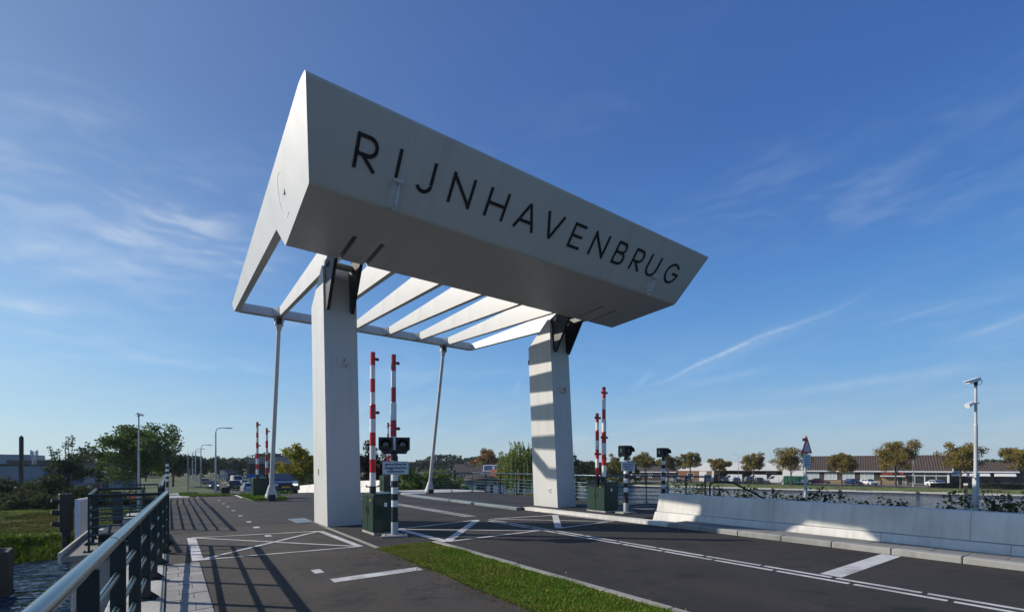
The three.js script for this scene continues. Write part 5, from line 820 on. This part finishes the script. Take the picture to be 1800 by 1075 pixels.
{ // tiled showroom
  const t = farThing('showroom', 'long tiled roof showroom with white fascia and glazed front across the canal', 'building', 0, -24);
  obj('wall', bb(-3.4, 25.2, 0, 3.1, -9, -0.02), MAT.brickDark, t); obj('plinth', bb(-3.35, 12.7, 0, 0.95, -0.02, 0.03), MAT.brickTan, t);
  obj('roof', gableRoof(-3.6, 25.4, 3.2, 7.05, -0.2, -9, 0.7), MAT.roofTile, t);
  { const rows = []; const A = [3.36, 0.52], Bq = [7.08, -4.6]; for (let k = 0; k < 58; k++) rows.push(hull8([[-3.55 + k * 0.5, A[0] - 0.02, A[1]], [-3.3 + k * 0.5, A[0] - 0.02, A[1]], [-3.3 + k * 0.5, Bq[0] - 0.02, Bq[1]], [-3.55 + k * 0.5, Bq[0] - 0.02, Bq[1]]], [[-3.48 + k * 0.5, A[0] + 0.08, A[1]], [-3.37 + k * 0.5, A[0] + 0.08, A[1]], [-3.37 + k * 0.5, Bq[0] + 0.08, Bq[1]], [-3.48 + k * 0.5, Bq[0] + 0.08, Bq[1]]])); stuff(obj('tile_ridges', rows, MAT.roofTile, t)); }
  obj('fascia', bb(-3.6, 25.4, 2.98, 3.32, 0.51, 0.62), MAT.fascia, t); obj('barge_board', [plate([[0.52, 3.1], [0.52, 3.4], [-4.6, 7.3], [-4.6, 7.0]], -0.1, 0.1).rotateY(-Math.PI / 2).translate(25.5, 0, 0), plate([[-9.7, 3.1], [-9.7, 3.4], [-4.6, 7.3], [-4.6, 7.0]], -0.1, 0.1).rotateY(-Math.PI / 2).translate(25.5, 0, 0)].map((g) => { const p = prep(g).attributes.position; return g; }), MAT.fascia, t);
  for (const x of [-2.6, 1.2, 4.8, 8.6]) { win(t, x, x + 2.6, 1.05, 2.75, 0.035, 3, { glass: MAT.curtain }); obj('dark_panel', bb(x + 2.66, x + 3.5, 1.0, 2.8, 0, 0.035), MAT.brickDark, t); }
  obj('tan_wall', bb(12.75, 15.6, 0, 2.6, 0, 0.06), MAT.brickTan, t); obj('door', bb(15.8, 16.7, 0, 2.4, 0, 0.06), MAT.win, t); obj('door_frame', [bb(15.7, 15.79, 0, 2.5, 0, 0.09), bb(16.71, 16.8, 0, 2.5, 0, 0.09)], MAT.white, t);
  const sg = obj('sign_board', rb(12.6, 17.0, 2.2, 3.0, 0.63, 0.8, 0.03), MAT.brickDark, t); panel('sign_letters', 4.3, 0.75, canvasMat(512, 90, (x, w, h) => { x.fillStyle = '#2a1512'; x.fillRect(0, 0, w, h); x.fillStyle = '#d8502a'; x.font = 'bold 72px sans-serif'; x.textAlign = 'left'; x.fillText('VANGA', 16, 70); x.textAlign = 'right'; x.fillText('ES', w - 16, 70); }), sg, [14.8, 2.6, 0.803]);
  obj('entrance_canopy', rb(12.5, 17.1, 1.92, 2.18, 0.1, 0.9, 0.02), MAT.white, t);
  for (const [a, b, c] of [[17.2, 20.6, 2], [20.7, 24.6, 2]]) { win(t, a, b, 0.25, 2.2, 0.02, c, { sill: false }); win(t, a, b, 2.28, 2.9, 0.02, c, { sill: false }); }
  obj('corner_post', bb(24.62, 24.9, 0, 3.0, 0, 0.15), MAT.white, t);
  for (const x of [12.3, 17.15]) { const p = farThing('planter', x < 15 ? 'stone planter with orange flowers beside the white hatchback' : 'stone planter with orange flowers at the showroom door', 'planter', x, -20.5, LAND, 'planters by the showroom'); obj('pot', rod([0, 0, 0], [0, 0.95, 0], 0.34, 0.45, 14), MAT.concreteDark, p); const r = mulberry(8), pt = clumpPoints([[0, 1.2, 0, 0.4]], 160, r); raw('flowers', leavesGeo(pt, 0.16, [[0.35, 0.13, 0.02], [0.3, 0.16, 0.03], [0.12, 0.12, 0.03]], r), leafMat, p); }
  const fp = farThing('flagpole', 'tall white flagpole before the showroom', 'flagpole', 17.3, -9.5); obj('pole', rod([0, 0, 0], [0, 8.6, 0], 0.09, 0.055, 12), MAT.white, fp); obj('crossbar', rod([0, 8.5, 0], [1.6, 8.5, 0], 0.02), MAT.white, fp); obj('finial', new THREE.SphereGeometry(0.08, 10, 8).translate(0, 8.66, 0), MAT.white, fp);
}
{ // second, lower tiled building at the right
  const t = farThing('shop_building', 'lower tiled roof shop with white awnings at the right across the canal', 'building', 0, -25);
  obj('wall', bb(25.3, 52, 0, 3.1, -9, -0.4), MAT.brickDark, t); obj('roof', gableRoof(25.6, 36.2, 3.2, 5.3, -0.4, -8, 0.6), MAT.roofTile, t); obj('roof', gableRoof(37.2, 52.5, 3.2, 5.1, -0.4, -8, 0.6), MAT.roofTile, t);
  { const rows = []; for (let k = 0; k < 21; k++) rows.push(hull8([[25.8 + k * 0.5, 3.34, 0.25], [26.0 + k * 0.5, 3.34, 0.25], [26.0 + k * 0.5, 5.3, -4.2], [25.8 + k * 0.5, 5.3, -4.2]], [[25.86 + k * 0.5, 3.44, 0.25], [25.94 + k * 0.5, 3.44, 0.25], [25.94 + k * 0.5, 5.4, -4.2], [25.86 + k * 0.5, 5.4, -4.2]])); stuff(obj('tile_ridges', rows, MAT.roofTile, t)); }
  obj('fascia', bb(25.6, 36.2, 3.0, 3.3, 0.21, 0.3), MAT.fascia, t);
  for (const x of [24.6, 28.4, 32.4]) { obj('awning', hull8([[x, 2.2, 0.9], [x + 3.2, 2.2, 0.9], [x + 3.2, 2.2, -0.35], [x, 2.2, -0.35]], [[x, 2.45, 0.9], [x + 3.2, 2.45, 0.9], [x + 3.2, 2.95, -0.35], [x, 2.95, -0.35]]), MAT.white, t); win(t, x + 0.2, x + 3.0, 0.3, 2.15, -0.38, 2, { sill: false, frame: MAT.trim }); }
  const hg = farThing('clipped_hedge', 'long low clipped hedge before the shop with awnings', 'hedge', 27.5, -9.2), rng = mulberry(14), pts = []; for (let i = 0; i < 5200; i++) { const f = rng(); pts.push(lerp(-7.5, 9, rng()), 0.95 * Math.pow(rng(), 0.5), lerp(-0.6, 0.6, f)); } raw('foliage', leavesGeo(pts, 0.22, PAL.dark, rng), leafMat, hg); obj('stems', bb(-7.4, 8.9, 0, 0.7, -0.35, 0.35), MAT.bark, hg);
  const mp = farThing('mooring_post', 'square timber mooring post with white top at the far bank', 'mooring post', 23.9, 0.6, WATER); obj('post', rb(-0.24, 0.24, -1.5, 1.9, -0.24, 0.24, 0.03), MAT.wood, mp); obj('cap', rb(-0.26, 0.26, 1.9, 2.25, -0.26, 0.26, 0.03), MAT.white, mp);
}
// ---- houses between the columns
function house(label, [x, z], turn, w, d, h, rh, wall, roof, wins = [], o = {}) {
  const y = LAND, t = thing('house', label, 'house', [x, y, z], turn, o.group); obj('wall', bb(-w / 2, w / 2, -0.5, h, -d, 0), wall, t);
  obj('gable', [plate([[0, h], [-d, h], [-d / 2, h + rh * 0.94]], -0.08, 0.08).rotateY(-Math.PI / 2).translate(w / 2 - 0.1, 0, 0), plate([[0, h], [-d, h], [-d / 2, h + rh * 0.94]], -0.08, 0.08).rotateY(-Math.PI / 2).translate(-w / 2 + 0.1, 0, 0)].map(prep), wall, t);
  const rf = obj('roof', gableRoof(-w / 2 - 0.2, w / 2 + 0.2, h - 0.05, h + rh, 0, -d, 0.3), roof, t);
  if (o.chimney) obj('chimney', rb(o.chimney - 0.4, o.chimney + 0.4, h + rh * 0.4, h + rh + 0.9, -d / 2 - 0.35, -d / 2 + 0.35, 0.03), MAT.brickTan, rf);
  for (const [a, b, c] of wins) win(t, a, b, 0.9, Math.min(h - 0.2, 2.3), 0.01, c);
  if (o.panels) for (let k = 0; k < o.panels; k++) { const a = -w / 2 + 0.5 + k * (w - 1) / o.panels, b = a + (w - 1) / o.panels - 0.25, P = (x, q, e) => [x, lerp(h + 0.15, h + rh, q) + e, lerp(0.3, -d / 2, q) + e]; const fr = obj('panel_frame', hull8([P(a, 0.12, 0.02), P(b, 0.12, 0.02), P(b, 0.9, 0.02), P(a, 0.9, 0.02)], [P(a, 0.12, 0.1), P(b, 0.12, 0.1), P(b, 0.9, 0.1), P(a, 0.9, 0.1)]), MAT.white, rf); obj('solar_panel', hull8([P(a + 0.14, 0.18, 0.1), P(b - 0.14, 0.18, 0.1), P(b - 0.14, 0.84, 0.1), P(a + 0.14, 0.84, 0.1)], [P(a + 0.14, 0.18, 0.13), P(b - 0.14, 0.18, 0.13), P(b - 0.14, 0.84, 0.13), P(a + 0.14, 0.84, 0.13)]), MAT.win, fr); }
  return t;
}
const HT = -0.65;
house('maroon house with a dark gable roof beyond the green bushes', [75.5, -130.5], HT, 6, 7, 2.9, 2.2, M([0.07, 0.022, 0.022], { map: T.brick, roughness: 0.9 }), MAT.roofDark, [[-1.6, -0.4, 2], [0.5, 1.7, 2]]);
house('grey roofed house with a tan chimney between the bushes and the solar roof', [60.5, -101], HT, 7, 8, 2.6, 1.9, MAT.brickTan, MAT.roofDark, [[-2.4, -1, 2], [0.6, 2, 2]], { chimney: -1.5 });
house('white house with dark solar panels on the roof', [62.2, -91], HT, 8.4, 8, 2.8, 2.0, MAT.cladWhite, MAT.roofDark, [[-3, -1.6, 2], [0.8, 2.4, 2]], { panels: 3 });
house('low white house with an orange red roof beside the willow', [43.9, -60.6], HT - 0.1, 7.2, 6, 2.2, 1.75, MAT.cladWhite, MAT.roofRed, [[-2.9, -1.6, 2], [-0.9, 0.6, 2], [1.4, 2.7, 2]]);
{ // pavilion with a shallow domed roof
  const t = thing('pavilion', 'grey white pavilion with a shallow curved dark roof behind the long green railing', 'building', [31.8, -2.9, -51.2], HT);
  obj('wall', bb(-1.6, 1.9, -0.6, 2.7, -3.5, 0), MAT.cladGrey, t); obj('roof', new THREE.SphereGeometry(2.4, 24, 8, 0, Math.PI * 2, 0, Math.PI / 2).scale(1, 0.3, 1).translate(0.1, 2.7, -1.7), MAT.roofDark, t); for (const x of [-1.5, -0.4, 0.7]) win(t, x, x + 0.95, 0.9, 2.0, 0.01, 1, { glass: MAT.curtain }); obj('door', bb(1.62, 1.88, 0, 2.1, 0, 0.05), MAT.trim, t); obj('jetty', rb(-3.5, 3.5, 0.0, 0.14, 0.1, 1.6, 0.02), MAT.wood, t);
  const b = thing('notice_board', 'dark board with white sheets behind the left end of the long green railing', 'notice board', [21.9, -1.9, -33.2], -0.6); for (const x of [-1.1, 1.1]) obj('leg', rod([x, -0.8, 0], [x, 2.05, 0], 0.05), MAT.rail, b); obj('board', rb(-1.2, 1.2, 1.0, 2.0, -0.03, 0.03, 0.01), MAT.trim, b); for (const x of [-0.5, 0.2, 0.75]) obj('sheet', rb(x, x + 0.45, 1.1, 1.9, 0.03, 0.04, 0.002), MAT.signWhite, b);
}
// ---- left background
{
  const t = thing('warehouse', 'grey warehouse with blue doors behind the left hedge', 'building', [-20, LAND, -132], 0.55 - 0.55);
  obj('wall', bb(-16, 5.5, 0, 4.5, -14, 0), MAT.cladGrey, t); obj('roof_edge', bb(-16.2, 5.7, 4.5, 4.75, -14.2, 0.15), MAT.trim, t); for (let k = 0; k < 11; k++) obj('wall_rib', bb(-16 + k * 1.95, -15.9 + k * 1.95, 0, 4.45, 0, 0.05), MAT.cladGrey, t);
  for (const [a, b] of [[-0.6, 2.6], [3.0, 5.3]]) obj('door', bb(a, b, 0, 4.0, 0.001, 0.08), MAT.cladBlue, t); const d = obj('door_frame', [bb(-9.4, -9.2, 0.5, 3.4, 0.001, 0.08), bb(-9.4, -7.2, 3.2, 3.4, 0.001, 0.082)], MAT.cladBlue, t);
  const b = thing('hall', 'tall grey hall with a dark glazed band at the far left', 'building', [-42, LAND, -228], 0);
  obj('wall', bb(-24, 3.4, 0, 5.2, -20, 0), MAT.trim, b); obj('upper_wall', bb(-24.2, 3.6, 5.2, 8.3, -20, 0.2), MAT.cladGrey, b); for (let k = 0; k < 6; k++) obj('window', bb(-10.5 + k * 2.2, -8.7 + k * 2.2, 2.6, 4.8, 0, 0.05), MAT.win, b);
  const c = thing('hall', 'long dark flat hall behind the ragged young tree', 'building', [-22, LAND, -190], 0); obj('wall', bb(-15, 12, 0, 5.4, -15, 0), M([0.1, 0.09, 0.075], { map: T.paint, roughness: 0.7 }), c); obj('roof_edge', bb(-15.2, 12.2, 5.4, 6.1, -15.2, 0.2), MAT.roofDark, c); for (const x of [1.5, 4.2]) obj('window', bb(x, x + 1.0, 2.6, 4.4, 0, 0.05), MAT.win, c);
  const m = thing('mast', 'small lattice antenna mast on the skyline right of the brown pillar', 'mast', [-31, LAND, -186], 0); for (const [x, z] of [[-0.5, 0], [0.5, 0], [0, 0.5]]) obj('leg', rod([x, 0, z], [x * 0.6, 8.6, z * 0.6], 0.1), MAT.galv, m); for (let k = 0; k < 5; k++) obj('brace', rod([-0.45, 5 + k * 0.7, 0], [0.45, 5.6 + k * 0.7, 0.1], 0.06), MAT.galv, m); for (const x of [-0.6, 0.6]) obj('antenna', rb(x - 0.2, x + 0.2, 7.2, 8.9, -0.2, 0.2, 0.05), MAT.fascia, m);
  const p = thing('pillar', 'tall slim brown pillar standing behind the left hedge', 'pillar', [-15.37, LAND, -85.3], 0); obj('shaft', rb(-0.19, 0.19, 0, 8.2, -0.19, 0.19, 0.03), M([0.035, 0.016, 0.014], { roughness: 0.5 }), p); obj('cap', new THREE.ConeGeometry(0.26, 0.25, 4).rotateY(Math.PI / 4).translate(0, 8.32, 0), MAT.roofDark, p); obj('side_lug', rb(-0.55, -0.19, 2.2, 2.35, -0.05, 0.05, 0.02), MAT.trim, p);
  const s = thing('painted_shed', 'low shed with blue, red and grey painted panels left of the large tree', 'shed', [-9.0, LAND, -105.5], 0); obj('wall', bb(-1.7, 4.2, 0, 3.3, -4, 0), MAT.cladGrey, s); obj('roof', bb(-1.9, 4.4, 3.3, 3.55, -4.2, 0.25), MAT.fascia, s); for (const [a, b, y0, y1, c] of [[-1.6, -0.6, 0.2, 1.6, '0.12,0.03,0.03'], [-0.4, 0.5, 0.2, 2.4, '0.02,0.022,0.04'], [0.7, 2.0, 1.4, 2.6, '0.03,0.05,0.16'], [2.1, 4.0, 0.4, 1.7, '0.05,0.13,0.14']]) obj('painted_panel', bb(a, b, y0, y1, 0.002, 0.05), paint(c), s);
  const w = thing('tent', 'pale blue tent canvas beside the painted shed', 'tent', [-9.5, LAND, -82], 0.2); obj('canvas', prismX([[0.6, 1.0], [2.25, 0], [0.6, -1.0]], -1.0, 0.7), M([0.16, 0.26, 0.3], { roughness: 0.9 }), w); obj('side_wall', bb(-0.95, 0.65, 0, 0.7, -0.9, 0.9), M([0.12, 0.2, 0.24], { roughness: 0.9 }), w);
}
{ // ship signal, board, box signal, cabinets, dolphin on the inlet
  const t = thing('ship_signal', 'tall black ship signal with three hooded lamps at the water edge', 'signal', [-4.95, -3.9, -37.6], 0.3);
  obj('pole', rod([0, -1.5, 0], [0, 2.3, 0], 0.2, 0.18, 16), MAT.rail, t); obj('housing', rb(-0.3, 0.3, 1.75, 3.95, -0.22, 0.22, 0.04), MAT.black, t); obj('neck', rb(-0.2, 0.2, 1.45, 1.75, -0.22, 0.22, 0.04), MAT.black, t);
  for (const y of [2.2, 2.85, 3.5]) { const v = obj('hood', rod([-0.3, y, 0.05], [-0.62, y + 0.08, 0.05], 0.17, 0.12, 14), MAT.black, t); obj('lens', rod([-0.305, y, 0.05], [-0.32, y, 0.05], 0.15, 0.15, 14), MAT.lens, v); }
  const b = thing('framed_board', 'grey framed board seen edge on behind the ship signal', 'board', [-3.0, -1.75, -27.0], 1.42); obj('panel', rb(-0.7, 0.7, 0.1, 1.95, -0.03, 0.03, 0.01), MAT.galv, b); obj('frame', [rb(-0.78, -0.7, 0.0, 2.05, -0.07, 0.07, 0.01), rb(0.7, 0.78, 0.0, 2.05, -0.07, 0.07, 0.01), rb(-0.7, 0.7, 1.95, 2.05, -0.07, 0.07, 0.01), rb(-0.7, 0.7, 0.0, 0.1, -0.07, 0.07, 0.01)], MAT.fascia, b); for (const x of [-0.6, 0.6]) obj('leg', rod([x, -3.5, 0], [x, 0.1, 0], 0.06), MAT.galv, b);
  const q = thing('box_signal', 'dark box signal on a pole behind the platform railing', 'signal', [-2.4, -2.5, -34.6], 0); obj('pole', rod([0, -0.6, 0], [0, 1.9, 0], 0.09, 0.09), MAT.rail, q); obj('housing', plate([[-0.22, 1.0], [-0.12, 0.6], [0.12, 0.6], [0.22, 1.0], [0.22, 2.6], [0.15, 2.75], [-0.15, 2.75], [-0.22, 2.6]], -0.2, 0.2), MAT.black, q);
  const ol = thing('orange_lamp', 'small orange round lamp on a short arm behind the platform railing', 'lamp', [-1.75, -2.5, -34.2], 0); obj('globe', new THREE.SphereGeometry(0.24, 16, 12).translate(0, 2.42, 0), M([0.75, 0.2, 0.09], { roughness: 0.35 }), ol); obj('stem', rod([0, -0.6, 0], [0, 2.2, 0], 0.04), MAT.rail, ol);
  const g1 = thing('cabinet', 'pale grey service cabinet on the grass behind the platform railing', 'cabinet', [-1.75, -1.35, -25.4], 0); obj('housing', rb(-0.55, 0.75, -1.5, 0.42, -0.4, 0.4, 0.03), MAT.fascia, g1); obj('lid', rb(-0.58, 0.78, 0.42, 0.47, -0.43, 0.43, 0.02), MAT.fascia, g1); obj('door_seam', bb(0.095, 0.105, -1.3, 0.4, 0.4, 0.404), MAT.trim, g1);
  const g2 = thing('bollard', 'short grey bollard with white sloping top on the grass bank', 'bollard', [-2.35, -2.2, -27.6], 0); obj('body', rb(-0.22, 0.22, -1.5, 0.55, -0.2, 0.2, 0.02), MAT.concreteDark, g2); obj('top', hull8([[-0.27, 0.55, -0.25], [0.27, 0.55, -0.25], [0.27, 0.55, 0.25], [-0.27, 0.55, 0.25]], [[-0.27, 0.75, -0.25], [0.27, 0.75, -0.25], [0.27, 0.62, 0.25], [-0.27, 0.62, 0.25]]), MAT.white, g2);
  const d = thing('mooring_dolphin', 'dark concrete mooring block with a yellow timber at the left picture edge', 'mooring block', [-6.25, -3.9, -29.3], 0.1); obj('block', rb(-1.6, 0.62, -1.5, 1.9, -1.2, 0.4, 0.05), MAT.woodDark, d); obj('upper_block', rb(-1.6, 0.2, 1.9, 2.15, -1.2, 0.2, 0.05), MAT.woodDark, d); obj('timber', rb(-0.16, 0.1, 2.15, 3.0, -0.2, 0.0, 0.03), M([0.5, 0.27, 0.05], { map: T.bark, roughness: 0.8 }), d);
}
// ---- beyond the bridge: canopy building, lamps, signs
{
  const t = thing('canopy_building', 'dark flat roofed building with a deep canopy beyond the bridge', 'building', [17.2, LAND, -92], -0.25);
  obj('wall', bb(-5.4, 9, 0, 4.0, -10, -0.5), MAT.brickDark, t); obj('canopy', rb(-6.2, 9, 3.1, 4.9, -10, 0.6, 0.05), MAT.roofDark, t); obj('upper_fascia', rb(-5.2, 9.1, 4.9, 6.1, -9.6, 0.3, 0.04), M([0.3, 0.28, 0.25], { roughness: 0.7 }), t); obj('left_fascia', rb(-6.3, -5.21, 4.9, 5.7, -9.6, 0.3, 0.04), M([0.3, 0.28, 0.25], { roughness: 0.7 }), t);
  for (const x of [-5.9, -4.2, 4.5]) obj('pillar', rb(x - 0.25, x + 0.25, 0, 3.1, -0.1, 0.4, 0.03), MAT.cladGrey, t); win(t, -3.6, -1.2, 0.4, 2.8, -0.48, 2, { sill: false }); win(t, 0.2, 3.4, 0.4, 2.8, -0.48, 3, { sill: false });
  obj('blue_sign', rb(-6.6, -4.4, 2.45, 3.05, 0.6, 0.75, 0.03), M([0.02, 0.12, 0.4], { roughness: 0.4 }), t); obj('poster', rb(0.2, 1.9, 1.4, 2.6, 0.3, 0.4, 0.02), M([0.3, 0.22, 0.24], { roughness: 0.6 }), t); obj('poster', rb(2.0, 3.6, 1.2, 2.6, 0.3, 0.4, 0.02), M([0.3, 0.05, 0.08], { roughness: 0.6 }), t);
  struct('forecourt', [sheet([[11.2, -150], [22, -150], [26, -80], [11.2, -80]], LAND + 0.25, 0.6)], MAT.paving);
  const L = ['tall grey street lamp with curved arm, nearest of the row', 'second grey street lamp of the row', 'third grey street lamp of the row', 'fourth grey street lamp of the row', 'farthest grey street lamp of the row'];
  [[4.45, -67.2], [4.45, -101.3], [4.45, -123.5], [4.6, -146.7], [4.7, -172]].forEach(([x, z], i) => { const g = thing('street_lamp', L[i], 'street lamp', [x, roadY(z), z], 0, 'street lamps along the far road'); obj('pole', rod([0, -0.2, 0], [0, 7.55, 0], 0.11, 0.07, 12), MAT.galv, g); obj('arm', tube([[0, 7.5, 0], [0.08, 7.95, 0], [0.5, 8.12, 0], [1.1, 8.14, 0]], 0.045, 8, 18), MAT.galv, g); obj('lamp_head', rb(0.95, 1.75, 8.06, 8.18, -0.14, 0.14, 0.05), MAT.galv, g); });
  const m = thing('mast', 'plain thin grey mast left of the street lamps', 'mast', [2.0, roadY(-80), -80], 0); obj('pole', rod([0, 0, 0], [0, 5.6, 0], 0.08, 0.06), MAT.steelGrey, m); obj('tip', rod([0, 5.6, 0], [0, 6.1, 0], 0.02), MAT.steelGrey, m);
  for (const [x, z, h, l] of [[2.9, -90, 3.6, 'thin short pole left of the second street lamp'], [3.0, -110, 3.8, 'thin short pole left of the third street lamp']]) { const p = thing('pole', l, 'pole', [x, roadY(z), z], 0, 'thin poles by the far verge'); obj('shaft', rod([0, 0, 0], [0, h, 0], 0.05), MAT.galv, p); obj('cap', rod([0, h, 0], [0, h + 0.06, 0], 0.07), MAT.galv, p); }
  const s = thing('road_sign', 'dark back of a traffic sign on a thin post beside the nearest street lamp', 'traffic sign', [4.9, roadY(-62), -62.5], 0); obj('post', rod([0, 0, 0], [0, 2.3, 0], 0.04), MAT.galv, s); obj('sign_back', rb(-0.4, 0.4, 1.9, 2.25, -0.03, 0.03, 0.02), MAT.steelGrey, s);
  const bp = thing('bollard', 'low dark bollard at the start of the far grass verge', 'bollard', [3.0, roadY(-37), -37], 0); obj('post', rb(-0.25, 0.25, 0, 0.5, -0.1, 0.1, 0.04), MAT.trim, bp); obj('cap', rb(-0.22, 0.22, 0.5, 0.54, -0.09, 0.09, 0.015), MAT.trim, bp);
  const tw = thing('tower_block', 'pale distant tower on the skyline left of the canopy building', 'tower', [97, LAND, -640], 0); obj('block', rb(-5, 5, 0, 7.5, -6, 6, 0.2), MAT.fascia, tw); obj('turret', rb(-3, -0.5, 7.5, 12, -2, 2, 0.2), MAT.fascia, tw); for (const y of [3, 5]) obj('window_band', bb(-4.6, 4.6, y, y + 0.8, 6.01, 6.1), MAT.win, tw);
}
// ---- thin autumn haze
scene.fog = new THREE.FogExp2(new THREE.Color(0.75, 0.82, 0.9), 0.0002);
renderer.render(scene, camera);
